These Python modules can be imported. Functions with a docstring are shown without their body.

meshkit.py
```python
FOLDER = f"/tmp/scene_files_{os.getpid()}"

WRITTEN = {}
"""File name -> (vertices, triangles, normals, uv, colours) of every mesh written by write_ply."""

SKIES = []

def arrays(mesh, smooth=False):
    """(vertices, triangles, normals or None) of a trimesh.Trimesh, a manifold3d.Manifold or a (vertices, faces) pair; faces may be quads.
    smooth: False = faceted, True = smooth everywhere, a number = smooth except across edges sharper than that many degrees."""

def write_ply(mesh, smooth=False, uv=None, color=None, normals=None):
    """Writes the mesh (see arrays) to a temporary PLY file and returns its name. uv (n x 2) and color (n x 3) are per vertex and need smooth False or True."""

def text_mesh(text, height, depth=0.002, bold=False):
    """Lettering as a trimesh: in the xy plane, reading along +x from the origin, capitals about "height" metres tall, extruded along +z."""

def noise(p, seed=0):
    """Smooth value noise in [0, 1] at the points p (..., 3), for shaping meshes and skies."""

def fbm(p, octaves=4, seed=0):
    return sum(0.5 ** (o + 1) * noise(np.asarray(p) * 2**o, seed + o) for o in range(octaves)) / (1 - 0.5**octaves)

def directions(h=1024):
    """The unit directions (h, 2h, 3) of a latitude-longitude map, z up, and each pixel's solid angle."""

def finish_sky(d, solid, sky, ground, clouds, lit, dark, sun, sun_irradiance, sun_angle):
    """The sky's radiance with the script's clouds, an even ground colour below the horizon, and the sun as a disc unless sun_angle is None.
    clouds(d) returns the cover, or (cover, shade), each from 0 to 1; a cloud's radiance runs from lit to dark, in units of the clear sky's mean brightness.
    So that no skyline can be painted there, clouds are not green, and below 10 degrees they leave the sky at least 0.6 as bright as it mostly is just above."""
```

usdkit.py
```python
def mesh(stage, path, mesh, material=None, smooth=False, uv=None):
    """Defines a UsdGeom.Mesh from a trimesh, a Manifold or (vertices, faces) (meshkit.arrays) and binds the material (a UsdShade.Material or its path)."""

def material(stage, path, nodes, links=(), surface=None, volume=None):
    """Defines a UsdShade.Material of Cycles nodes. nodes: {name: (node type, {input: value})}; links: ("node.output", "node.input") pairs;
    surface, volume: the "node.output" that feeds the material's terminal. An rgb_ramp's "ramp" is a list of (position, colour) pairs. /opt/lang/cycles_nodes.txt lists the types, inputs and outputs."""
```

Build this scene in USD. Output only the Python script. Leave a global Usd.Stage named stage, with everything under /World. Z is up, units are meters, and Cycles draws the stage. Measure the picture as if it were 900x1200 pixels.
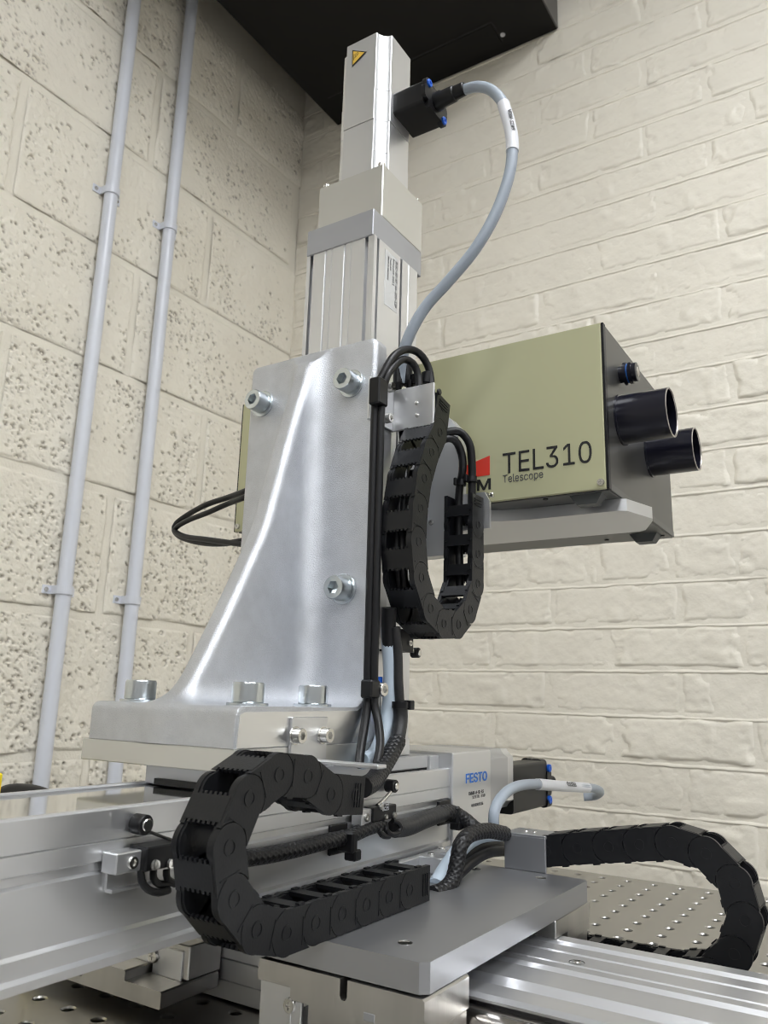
import math, random
import numpy as np, trimesh, manifold3d, usdkit, meshkit
from shapely.geometry import Polygon, Point, box as sbox
from shapely.ops import unary_union
from pxr import Usd, UsdGeom, Gf, UsdShade, Sdf, Vt

stage = Usd.Stage.CreateInMemory()
UsdGeom.SetStageUpAxis(stage, 'Z'); UsdGeom.SetStageMetersPerUnit(stage, 1.0)
UsdGeom.Xform.Define(stage, '/World'); UsdGeom.Scope.Define(stage, '/World/Looks')

# ---------------------------------------------------------------- camera, lamps, exposure
EXPOSURE = 1.48
LAMP = 9.0
EYE = (0, 0, 0.1672)                      # hand-held phone, 17 cm above the breadboard (z = 0)
cam = UsdGeom.Camera.Define(stage, '/World/camera')
cam.CreateHorizontalApertureAttr(24.0); cam.CreateVerticalApertureAttr(32.0)
cam.CreateFocalLengthAttr(24.0 * 933.5 / 900)
cam.CreateClippingRangeAttr(Gf.Vec2f(0.01, 100)); cam.CreateExposureAttr(EXPOSURE)
cam.CreateFStopAttr(20.0); cam.CreateFocusDistanceAttr(0.52)
def look(yaw, pitch, roll):
    yaw, pitch, roll = map(math.radians, (yaw, pitch, roll))
    F = np.array([math.sin(yaw) * math.cos(pitch), math.cos(yaw) * math.cos(pitch), math.sin(pitch)])
    R = np.cross(F, [0, 0, 1]); R /= np.linalg.norm(R); U = np.cross(R, F)
    c, s = math.cos(roll), math.sin(roll)
    return c * R + s * U, -s * R + c * U, F
R_, U_, F_ = look(-32.89, 13.2, 1.62)
cam.AddTransformOp().Set(Gf.Matrix4d(*R_, 0, *U_, 0, *(-F_), 0, *EYE, 1))
CEIL, FLOOR = 1.95, -0.9
XW, YW, XE, YE = -1.18, 1.385, 2.7, -2.9  # the room's four walls
LAMPS = [(0.40, 0.15), (1.75, 0.15), (0.35, -1.7), (1.75, -1.7)]

# ---------------------------------------------------------------- materials
L = '/World/Looks/'
def mat(name, base, metal=0.0, rough=0.5, bump=0.0, scale=400.0, detail=3.0, vary=0.0, vscale=12.0, stretch=None, aniso=0.0, spec=0.5, dist=0.001, coat=0.0, rvary=0.0):
    n = {'p': ('principled_bsdf', {'base_color': base, 'metallic': metal, 'roughness': rough, 'specular_ior_level': spec, 'anisotropic': aniso, 'coat_weight': coat}), 'g': ('geometry', {})}
    ln = []
    if bump or vary or rvary:
        n['m'] = ('mapping', {'scale': stretch or (1, 1, 1)}); ln.append(('g.position', 'm.vector'))
    if bump:
        n['n'] = ('noise_texture', {'scale': scale, 'detail': detail, 'roughness': 0.6})
        n['b'] = ('bump', {'strength': bump, 'distance': dist})
        ln += [('m.vector', 'n.vector'), ('n.fac', 'b.height'), ('b.normal', 'p.normal')]
    if vary:
        n['v'] = ('noise_texture', {'scale': vscale, 'detail': 4.0})
        lo = tuple(c * (1 - vary) for c in base); hi = tuple(min(1, c * (1 + vary)) for c in base)
        n['r'] = ('rgb_ramp', {'ramp': [(0.3, lo), (0.7, hi)]})
        ln += [('m.vector', 'v.vector'), ('v.fac', 'r.fac'), ('r.color', 'p.base_color')]
    if rvary:
        n['v2'] = ('noise_texture', {'scale': vscale * 3, 'detail': 4.0}); n['mr'] = ('map_range', {'from_min': 0.3, 'from_max': 0.7, 'to_min': rough - rvary, 'to_max': rough + rvary})
        ln += [('m.vector', 'v2.vector'), ('v2.fac', 'mr.value'), ('mr.result', 'p.roughness')]
    return usdkit.material(stage, L + name, n, ln, surface='p.BSDF')
M = {}
M['brick_paint'] = mat('brick_paint', (0.79, 0.745, 0.645), 0, 0.5, 0.45, 90, 5, 0.025, 9, dist=0.0022)
M['block_paint'] = usdkit.material(stage, L + 'block_paint', {          # cream paint; pits coloured darker with depth, painted shade along with raw brown-grey block
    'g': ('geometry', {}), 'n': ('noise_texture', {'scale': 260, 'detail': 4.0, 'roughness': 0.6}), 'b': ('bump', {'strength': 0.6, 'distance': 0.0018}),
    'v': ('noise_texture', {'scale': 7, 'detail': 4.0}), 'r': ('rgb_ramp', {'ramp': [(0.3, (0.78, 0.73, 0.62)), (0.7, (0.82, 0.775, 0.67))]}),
    'a': ('attribute', {'attribute': 'bare_shade'}), 'x': ('mix_color', {'b': (0.20, 0.17, 0.13)}), 'p': ('principled_bsdf', {'roughness': 0.6})},
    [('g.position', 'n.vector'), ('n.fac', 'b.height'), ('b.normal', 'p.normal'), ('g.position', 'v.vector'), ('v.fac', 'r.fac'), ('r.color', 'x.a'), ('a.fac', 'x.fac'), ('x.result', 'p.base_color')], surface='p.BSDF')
M['plaster'] = mat('plaster', (0.42, 0.41, 0.40), 0, 0.7, 0.2, 60, 3)
M['ceiling_tile'] = mat('ceiling_tile', (0.62, 0.62, 0.61), 0, 0.9)
M['floor_vinyl'] = mat('floor_vinyl', (0.20, 0.20, 0.21), 0, 0.5, 0, vary=0.1)
M['steel_top'] = mat('steel_top', (0.42, 0.41, 0.385), 1, 0.36, 0.15, 900, 2, 0.04, 30, (1, 0.06, 1), dist=0.0004)
M['black_hole'] = mat('black_hole', (0.03, 0.03, 0.03), 0.5, 0.4)
M['cast'] = mat('cast_aluminium', (0.60, 0.615, 0.645), 1, 0.50, 0.8, 1300, 3, 0.06, 60, dist=0.00055, rvary=0.05)
M['machined'] = mat('machined_aluminium', (0.78, 0.785, 0.79), 1, 0.30, 0.12, 700, 2, stretch=(1, 0.03, 1), dist=0.0003)
M['anodised'] = mat('anodised_aluminium', (0.52, 0.525, 0.54), 0.8, 0.43, 0.06, 1500, 2, dist=0.0003)
M['anodised_light'] = mat('anodised_light', (0.68, 0.685, 0.695), 0.9, 0.38, 0.06, 1500, 2, dist=0.0003)
M['anodised_dark'] = mat('anodised_dark', (0.42, 0.43, 0.46), 0.8, 0.45, 0.06, 1500, 2, dist=0.0003)
M['rail_metal'] = mat('rail_metal', (0.74, 0.745, 0.765), 0.85, 0.36, 0.05, 1500, 2, dist=0.0003)
M['satin'] = mat('satin_aluminium', (0.50, 0.505, 0.51), 0.35, 0.5)
M['plate_metal'] = mat('plate_metal', (0.37, 0.375, 0.39), 0.85, 0.38, 0.05, 1500, 2, dist=0.0003)
M['housing_metal'] = mat('housing_metal', (0.63, 0.63, 0.61), 1, 0.42, 0.05, 1500, 2, dist=0.0003)
M['slide_metal'] = mat('slide_metal', (0.52, 0.51, 0.49), 1, 0.33, 0.3, 500, 3, 0.08, 60, (1, 1, 0.08), dist=0.0005)
M['mirror'] = mat('mirror_band', (0.78, 0.78, 0.77), 1, 0.06)
M['rod'] = mat('polished_rod', (0.62, 0.59, 0.55), 1, 0.14)
M['zinc'] = mat('zinc_plated', (0.58, 0.62, 0.64), 1, 0.24, 0.15, 500, 3, dist=0.0004)
M['stainless'] = mat('stainless_screw', (0.66, 0.65, 0.62), 1, 0.22)
M['chain'] = mat('chain_plastic', (0.005, 0.0054, 0.0068), 0, 0.42, 0.25, 900, 3, spec=0.35, dist=0.0004)
M['black_plastic'] = mat('black_plastic', (0.004, 0.004, 0.005), 0, 0.40, spec=0.35)
M['cable_black'] = mat('cable_black', (0.006, 0.006, 0.007), 0, 0.42, spec=0.35)
M['cable_grey'] = mat('cable_grey', (0.30, 0.34, 0.39), 0, 0.45)
M['tube_blue'] = mat('tube_blue', (0.46, 0.54, 0.62), 0, 0.35)
M['braid'] = mat('braid_sleeve', (0.007, 0.007, 0.008), 0, 0.42, spec=0.4)
M['shrink'] = mat('shrink_sleeve', (0.013, 0.013, 0.014), 0, 0.5, 0.4, 300, 3, dist=0.0008)
M['green'] = mat('green_panel', (0.46, 0.455, 0.285), 0.25, 0.42, 0.04, 900, 2, stretch=(0.02, 1, 1), dist=0.0003)
M['grey_panel'] = mat('grey_panel', (0.078, 0.077, 0.074), 0.6, 0.36)
M['grey_under'] = mat('grey_under', (0.13, 0.13, 0.125), 0.5, 0.45)
M['mount'] = mat('mount_plate_metal', (0.60, 0.605, 0.615), 0.8, 0.42, 0.05, 1500, 2, dist=0.0003)
M['tube_black'] = mat('tube_anodised', (0.008, 0.008, 0.016), 0.2, 0.22, spec=0.7)
M['tube_rim'] = mat('tube_rim', (0.42, 0.39, 0.36), 0.9, 0.35)
M['rubber'] = mat('rubber', (0.06, 0.065, 0.065), 0, 0.5)
M['ink'] = mat('ink_black', (0.008, 0.008, 0.008), 0, 0.5)
M['ink_grey'] = mat('ink_grey', (0.08, 0.08, 0.08), 0, 0.6)
M['red'] = mat('logo_red', (0.58, 0.03, 0.015), 0, 0.5)
M['blue'] = mat('logo_blue', (0.02, 0.14, 0.50), 0, 0.5)
M['blue_plastic'] = mat('blue_plastic', (0.012, 0.12, 0.62), 0, 0.35)
M['yellow'] = mat('warning_yellow', (0.72, 0.46, 0.06), 0, 0.5)
M['yellow_plastic'] = mat('yellow_plastic', (0.85, 0.68, 0.02), 0, 0.4)
M['white_sticker'] = mat('white_sticker', (0.66, 0.67, 0.70), 0, 0.4)
M['clear_label'] = mat('clear_label', (0.60, 0.61, 0.62), 0.3, 0.30)
M['pvc'] = mat('white_pvc', (0.66, 0.68, 0.74), 0, 0.30)
M['soffit'] = mat('black_casing', (0.005, 0.0045, 0.004), 0, 0.6, 0.1, 600, 2, spec=0.25)
M['soffit_side'] = mat('casing_side', (0.10, 0.095, 0.09), 0, 0.5)
M['lamp'] = usdkit.material(stage, L + 'lamp_diffuser', {'e': ('emission', {'color': (0.95, 0.975, 1.0), 'strength': LAMP})}, [], surface='e.emission')

# ---------------------------------------------------------------- naming and mesh helpers
used = {}
def numbered(path):
    k = used.get(path, 0); used[path] = k + 1
    return path if k == 0 else f'{path}_{k:03d}'
def say(prim, **kw):
    for k, v in kw.items():
        if v: prim.SetCustomDataByKey(k, v)
class Thing:
    """One top-level thing: an Xform at its base; parts are given in world coordinates."""
    def __init__(s, name, label=None, cat=None, at=(0, 0, 0), group=None, kind=None):
        s.path = numbered('/World/' + name); s.at = np.array(at, float)
        x = UsdGeom.Xform.Define(stage, s.path); x.AddTranslateOp().Set(Gf.Vec3d(*map(float, at)))
        say(x.GetPrim(), label=label, category=cat, group=group, kind=kind)
    def add(s, name, mesh, m, parent=None, label=None, smooth=30, kind=None):
        p = numbered((parent or s.path) + '/' + name)
        v, f, n = meshkit.arrays(mesh, False)
        t = trimesh.Trimesh(v - s.at, f, process=False)
        if smooth is not False: t.merge_vertices()
        q = usdkit.mesh(stage, p, t, M[m], smooth=smooth)
        say(q.GetPrim(), label=label, kind=kind)
        return p
def top(name, mesh, m, label, cat, group=None, smooth=30, kind=None):
    p = numbered('/World/' + name)
    v, f, n = meshkit.arrays(mesh, False); t = trimesh.Trimesh(v, f, process=False); t.merge_vertices()
    q = usdkit.mesh(stage, p, t, M[m], smooth=smooth); say(q.GetPrim(), label=label, category=cat, group=group, kind=kind)
    return p
def cat(*ms): return trimesh.util.concatenate([m for m in ms])
def nz(v): v = np.asarray(v, float); return v / np.linalg.norm(v)
def cb(x0, x1, y0, y1, z0, z1, c=0.0005):
    """box with chamfered edges"""
    lo, hi = np.array([min(x0, x1), min(y0, y1), min(z0, z1)]), np.array([max(x0, x1), max(y0, y1), max(z0, z1)])
    c = min(c, 0.3 * (hi - lo).min()); P = []
    for i in range(3):
        for s in np.ndindex(2, 2, 2):
            p = np.where(np.array(s) == 0, lo, hi).astype(float); d = np.where(np.array(s) == 0, c, -c)
            for j in range(3):
                if j != i: p[j] += d[j]
            P.append(p)
    return trimesh.convex.convex_hull(np.array(P))
def frame(d):
    d = nz(d); a = np.array([0, 0, 1.0]) if abs(d[2]) < 0.9 else np.array([1.0, 0, 0])
    u = nz(np.cross(a, d)); return u, np.cross(d, u), d
def lathe(p0, d, prof, n=32):
    """prof: (along, radius) pairs; closed where the radius is 0"""
    u, v, d = frame(d); A = np.linspace(0, 2 * np.pi, n, endpoint=False)
    ring = np.cos(A)[:, None] * u + np.sin(A)[:, None] * v
    V = np.vstack([np.asarray(p0) + d * s + ring * max(r, 1e-6) for s, r in prof]); F = []
    for k in range(len(prof) - 1):
        i = np.arange(n); j = (i + 1) % n; a, b = k * n, (k + 1) * n
        F += [np.stack([a + i, a + j, b + j], 1), np.stack([a + i, b + j, b + i], 1)]
    t = trimesh.Trimesh(V, np.vstack(F), process=False); t.merge_vertices(); t.update_faces(t.nondegenerate_faces()); return t
def cyl(p0, p1, r, n=28, c=0.0004, r1=None):
    h = np.linalg.norm(np.subtract(p1, p0)); r1 = r if r1 is None else r1; c = min(c, h * .3, r * .5)
    return lathe(p0, np.subtract(p1, p0), [(0, 0), (0, r - c), (c, r), (h - c, r1), (h, r1 - c), (h, 0)], n)
def pipe(p0, p1, r, ri, n=40, deep=None):
    h = np.linalg.norm(np.subtract(p1, p0)); d = deep or h * .9
    return lathe(p0, np.subtract(p1, p0), [(0, 0), (0, r), (h, r), (h, ri), (h - d, ri), (h - d, 0)], n)
def spline(P, step=0.003):
    P = np.asarray(P, float); Q = np.vstack([2 * P[0] - P[1], P, 2 * P[-1] - P[-2]]); out = []
    for i in range(1, len(Q) - 2):
        p0, p1, p2, p3 = Q[i - 1:i + 3]; k = max(2, int(np.linalg.norm(p2 - p1) / step))
        t = np.linspace(0, 1, k, endpoint=False)[:, None]
        out.append(.5 * (2 * p1 + (p2 - p0) * t + (2 * p0 - 5 * p1 + 4 * p2 - p3) * t ** 2 + (3 * p1 - p0 - 3 * p2 + p3) * t ** 3))
    return np.vstack(out + [P[-1:]])
def sweep(P, r, n=14, weave=0.0, count=12, pitch=0.0045, squash=None):
    """round tube along the points P; weave > 0 gives it the relief of a braided sleeve"""
    P = np.asarray(P, float); T = np.gradient(P, axis=0); T /= np.linalg.norm(T, axis=1)[:, None]
    u = frame(T[0])[0]; S = np.concatenate([[0], np.cumsum(np.linalg.norm(np.diff(P, axis=0), axis=1))])
    A = np.linspace(0, 2 * np.pi, n, endpoint=False); V = []
    rr = np.broadcast_to(np.asarray(r, float), (len(P),))
    for i in range(len(P)):
        u = nz(u - T[i] * (u @ T[i])); v = np.cross(T[i], u)
        k = 2 * np.pi * S[i] / pitch
        rad = rr[i] * np.ones(n)
        if weave: rad = rad + weave * np.maximum(np.sin(count / 2 * A + k) , np.sin(count / 2 * A - k))
        V.append(P[i] + rad[:, None] * (np.cos(A)[:, None] * u + np.sin(A)[:, None] * v))
    F = []; i = np.arange(n); j = (i + 1) % n
    for k in range(len(P) - 1):
        a, b = k * n, (k + 1) * n; F += [np.stack([a + i, a + j, b + j], 1), np.stack([a + i, b + j, b + i], 1)]
    V = np.vstack(V + [P[0], P[-1]]); e = len(V)
    F += [np.stack([i * 0 + e - 2, j, i], 1), np.stack([i * 0 + e - 1, (len(P) - 1) * n + i, (len(P) - 1) * n + j], 1)]
    return trimesh.Trimesh(V, np.vstack(F), process=False)
def cable(P, r, n=14): return sweep(spline(P), r, n)
def braid(P, r): return sweep(spline(P, 0.0005), r, 48, weave=r * 0.07, count=16, pitch=0.0042)
def ext(poly, o, u, v, d):
    """extrudes a shapely polygon: plane (u, v) at o, along u x v by d"""
    u, v = np.asarray(u, float), np.asarray(v, float); w = np.cross(u, v)
    ms = [trimesh.creation.extrude_polygon(g, abs(d), engine='earcut') for g in getattr(poly, 'geoms', [poly])]
    m = cat(*ms); P = m.vertices.copy(); P[:, 2] *= math.copysign(1, d)
    m = trimesh.Trimesh(np.asarray(o) + P[:, :1] * u + P[:, 1:2] * v + P[:, 2:] * w, m.faces if d > 0 else m.faces[:, ::-1], process=False)
    return m
def rrect(x0, x1, y0, y1, r, q=6): return sbox(x0 + r, y0 + r, x1 - r, y1 - r).buffer(r, quad_segs=q)
def words(txt, h, o, u, v, d=0.0002, bold=False, width=None):
    m = meshkit.text_mesh(txt, h, d, bold); P = m.vertices
    if width: P = P * [width / (P[:, 0].max() - P[:, 0].min()), 1, 1]
    u, v = nz(u), nz(v)
    return trimesh.Trimesh(np.asarray(o) + P[:, :1] * u + P[:, 1:2] * v + P[:, 2:] * np.cross(u, v), m.faces, process=False)
X3, Y3, Z3 = np.eye(3)
def socket_bolt(p, d, r, h, m='zinc', t=None, parent=None, name='bolt', washer=None, label=None):
    """socket-head cap screw standing at p along d (head base at p), with a washer under it"""
    u, v, d = frame(d); p = np.asarray(p, float); w0 = 0.0
    if washer: w0 = washer[1]
    hexa = Polygon([(0.56 * r * math.cos(a), 0.56 * r * math.sin(a)) for a in np.linspace(0, 2 * np.pi, 6, endpoint=False)])
    ring = Point(0, 0).buffer(r * 0.93, quad_segs=10).difference(hexa)
    q = p + d * w0; k = h * 0.55
    head = cat(lathe(q, d, [(0, 0), (0, r * .96), (h * .05, r), (h * .9, r), (h, r * .93)], 36), ext(ring, q + d * (h - k), u, v, k), lathe(q + d * (h - k), d, [(-0.0001, 0), (0, r * .7)], 24))
    b = t.add(name, head, m, parent, label)
    if washer: t.add('washer', lathe(p, d, [(0, 0), (0, washer[0]), (washer[1] * .9, washer[0]), (washer[1], washer[0] * .97), (washer[1], 0)], 36), m, b if parent is None else parent)
    return b
def pan_screw(p, d, r, h):
    u, v, d = frame(d); p = np.asarray(p, float)
    cross = unary_union([sbox(-r * .55, -r * .13, r * .55, r * .13), sbox(-r * .13, -r * .55, r * .13, r * .55)])
    return cat(lathe(p, d, [(0, 0), (0, r), (h * .45, r), (h * .75, r * .9)], 24), ext(Point(0, 0).buffer(r * .9, quad_segs=8).difference(cross), p + d * h * .45, u, v, h * .45), lathe(p + d * h * .45, d, [(0, r * .9), (0, 0)], 16))

# ---------------------------------------------------------------- the room
rng = np.random.default_rng(7)
def grid(nx, ny, P):
    i, j = np.meshgrid(np.arange(nx - 1), np.arange(ny - 1), indexing='ij'); a = (i * ny + j).ravel()
    return trimesh.Trimesh(P.reshape(-1, 3), np.vstack([np.stack([a, a + ny, a + ny + 1], 1), np.stack([a, a + ny + 1, a + 1], 1)]), process=False)
def sstep(x): x = np.clip(x, 0, 1); return x * x * (3 - 2 * x)
beds = [1.3511, 1.2704, 1.1927, 1.1245, 1.0497, 0.9752, 0.8947, 0.8195, 0.7507, 0.6722, 0.5979, 0.5251, 0.4535, 0.3751, 0.3018, 0.2272, 0.1536, 0.0783, 0.0003]
beds = [beds[0] + 0.0748 * k for k in range(7, 0, -1)] + beds + [beds[-1] - 0.075 * k for k in range(1, 5)]
known = {0: [-.535, -.311], 1: [-.652, -.422, -.202], 2: [-.771, -.541, -.319, -.132], 3: [-.645, -.433, -.204], 4: [-.526, -.301], 5: [-.643, -.421, -.193],
         6: [-.759, -.536, -.306], 7: [-.199], 8: [-.312], 9: [-.196], 10: [-.31], 11: [-.207], 12: [-.315], 13: [-.437, -.309, -.209], 14: [-.524, -.301, -.174],
         15: [-.647, -.425, -.208], 16: [-.538, -.309, -.254], 17: [-.644, -.415, -.201], 18: [-.311], 19: [-.432, -.205]}
XR = 0.32
wall = Thing('wall_back', 'cream-painted brick wall behind the telescope', None, (0, YW, 0), kind='structure')
mort = [(XW, XR, -0.45, CEIL)]
nx, nz_ = 300, 330
gx, gz = np.meshgrid(np.linspace(XW, XR, nx), np.linspace(-0.35, CEIL, nz_), indexing='ij')
gy = YW + 0.0008 - 0.0030 * meshkit.fbm(np.stack([gx * 60, gz * 60, gx * 0], -1), 3, 5)
wall.add('mortar', grid(nx, nz_, np.stack([gx, gy, gz], -1)), 'brick_paint', smooth=True)
for r in range(1, len(beds) - 1):            # weather-struck bed joints: set back under the brick above, flush with the brick below
    bxs, bt = np.meshgrid(np.linspace(XW, XR, 420), np.linspace(0, 1, 7), indexing='ij')
    wv = meshkit.fbm(np.stack([bxs * 35, bxs * 0 + r * 3.1, bt * .6], -1), 3, 12) - .5
    bz_ = beds[r] + .0062 - bt * .0135 + wv * .004
    by_ = YW + .0020 - .0046 * sstep(bt * 1.15) + wv * .0022 * bt + .0045 * sstep((bt - .8) * 5)
    wall.add('mortar', grid(420, 7, np.stack([bxs, by_, bz_], -1)[:, ::-1]), 'brick_paint', smooth=True)
for r in range(len(beds) - 1):
    z1, z0 = beds[r] - 0.0045, beds[r + 1] + 0.0045
    i = r - 6; js = list(known.get(i, [-.31 + (.112 if i % 2 else 0)]))
    while js[0] > XW + .04: js.insert(0, js[0] - 0.2265 + rng.normal(0, .003))
    while js[-1] < XR - .03: js.append(js[-1] + 0.2265 + rng.normal(0, .003))
    for a, b in zip(js[:-1], js[1:]):
        a, b = max(a, XW) + .0028, min(b, XR) - .0028
        if b - a < .02: continue
        sx = max(4, int((b - a) / .0034)); sz = max(4, int((z1 - z0) / .0034)); off = rng.normal(0, .0009); k = rng.uniform(0, 50)
        s = np.linspace(0, 1, sx); t = np.linspace(0, 1, sz); Sx, Sz = np.meshgrid(s, t, indexing='ij')
        px, pz = a + Sx * (b - a), z0 + Sz * (z1 - z0)
        wob = meshkit.fbm(np.stack([px * 28 + k, pz * 28, px * 0], -1), 3, 3) - .5
        ed = np.minimum(np.minimum(px - a, b - px) * .5, np.minimum((pz - z0) * 1.7, (z1 - pz) * .9)) + wob * .008
        h = sstep((ed + .0012) / .0050)
        fine = meshkit.fbm(np.stack([px * 110 + k, pz * 160, px * 0], -1), 3, 9) - .5
        lump = np.clip(meshkit.noise(np.stack([px * 34 + k, pz * 40, px * 0 + r], -1), 4) - .72, 0, 1)
        ch = np.clip(meshkit.fbm(np.stack([px * 55 + k, pz * 70, px * 0 + r], -1), 3, 21) - .58, 0, .12) * np.clip(1.4 - ed / .012, 0, 1)
        y = YW + .0012 - h * (.0034 + off) - (wob * .0028 + fine * .0011) * h - lump * .008 * h + ch * .022 * h
        wall.add('brick', grid(sx, sz, np.stack([px, y, pz], -1)), 'brick_paint', smooth=True)
wall.add('plain_area', cb(XR - .002, XE + .1, YW, YW + .1, FLOOR, CEIL, .001), 'brick_paint'); wall.add('plain_area', cb(XW, XR, YW + .008, YW + .1, FLOOR, CEIL, .001), 'brick_paint')

left = Thing('wall_left', 'cream-painted wall of pitted concrete blocks behind the white conduits', None, (XW, 0, 0), kind='structure')
lb = [1.6595, 1.433, 1.2065, .974, .7494, .5273, .3, .0698, -.158]
lj = [[.69, 1.14], [.918, 1.367], [.641, 1.091], [.9155, 1.36], [.674, 1.1227], [.9117, 1.36], [.69, 1.1329], [.9185, 1.367]]
Y0 = 0.40
gy_, gz_ = np.meshgrid(np.linspace(-0.1, YW, 260), np.linspace(-.3, CEIL, 330), indexing='ij')
dx = .0012 * (meshkit.fbm(np.stack([gy_ * 40, gz_ * 40, gy_ * 0], -1), 3, 8) - .5)
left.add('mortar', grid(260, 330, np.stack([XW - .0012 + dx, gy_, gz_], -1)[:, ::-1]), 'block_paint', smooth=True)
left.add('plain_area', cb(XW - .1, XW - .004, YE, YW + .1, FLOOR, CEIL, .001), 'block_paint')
for r in range(len(lb) - 1):
    z1, z0 = lb[r] - .0150, lb[r + 1] + .0005
    js = list(lj[r]); js = [js[0] - .45 * k for k in (3, 2, 1)] + js + [js[-1] + .45]
    for a, b in zip(js[:-1], js[1:]):
        a, b = a + .008, min(b - .008, YW)
        if b < .2 or b - a < .03: continue
        st = .0021 if b > .5 else .006
        n1, n2 = int((b - a) / st), int((z1 - z0) / st); k = rng.uniform(0, 90)
        py, pz = np.meshgrid(np.linspace(a, b, n1), np.linspace(z0, z1, n2), indexing='ij')
        wob = meshkit.fbm(np.stack([py * 30 + k, pz * 30, py * 0], -1), 3, 3) - .5
        ed = np.minimum(np.minimum(py - a, b - py), np.minimum(pz - z0, z1 - pz)) + wob * .008
        h = sstep((ed + .0015) / .005)
        fine = meshkit.fbm(np.stack([py * 130 + k, pz * 130, py * 0], -1), 3, 9) - .5
        x = h * .0030 + fine * .0028 * h + wob * .0016
        dens = meshkit.fbm(np.stack([py * 14 + k, pz * 14, py * 0 + 3], -1), 2, 31)
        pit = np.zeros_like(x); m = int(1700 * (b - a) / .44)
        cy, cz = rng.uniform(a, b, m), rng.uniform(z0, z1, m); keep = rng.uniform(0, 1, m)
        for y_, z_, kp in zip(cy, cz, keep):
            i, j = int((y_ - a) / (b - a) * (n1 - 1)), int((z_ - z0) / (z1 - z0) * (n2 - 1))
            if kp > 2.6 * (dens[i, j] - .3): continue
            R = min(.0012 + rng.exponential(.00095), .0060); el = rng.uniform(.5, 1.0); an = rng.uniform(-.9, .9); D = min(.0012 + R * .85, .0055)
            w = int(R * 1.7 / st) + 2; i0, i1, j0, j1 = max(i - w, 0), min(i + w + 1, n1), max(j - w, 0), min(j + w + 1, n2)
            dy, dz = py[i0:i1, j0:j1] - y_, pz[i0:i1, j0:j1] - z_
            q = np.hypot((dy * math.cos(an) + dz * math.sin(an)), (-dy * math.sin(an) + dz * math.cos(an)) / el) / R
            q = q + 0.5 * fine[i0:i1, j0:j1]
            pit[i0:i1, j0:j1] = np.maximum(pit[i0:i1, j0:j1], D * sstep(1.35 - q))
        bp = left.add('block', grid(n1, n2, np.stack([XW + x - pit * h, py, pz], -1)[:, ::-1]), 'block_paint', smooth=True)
        q = UsdGeom.PrimvarsAPI(stage.GetPrimAtPath(bp)).CreatePrimvar('bare_shade', Sdf.ValueTypeNames.FloatArray, 'vertex')
        q.Set(Vt.FloatArray.FromNumpy(np.clip((pit * h)[:, ::-1].ravel() / .004 - .25, 0, 1).astype(np.float32)))

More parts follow.
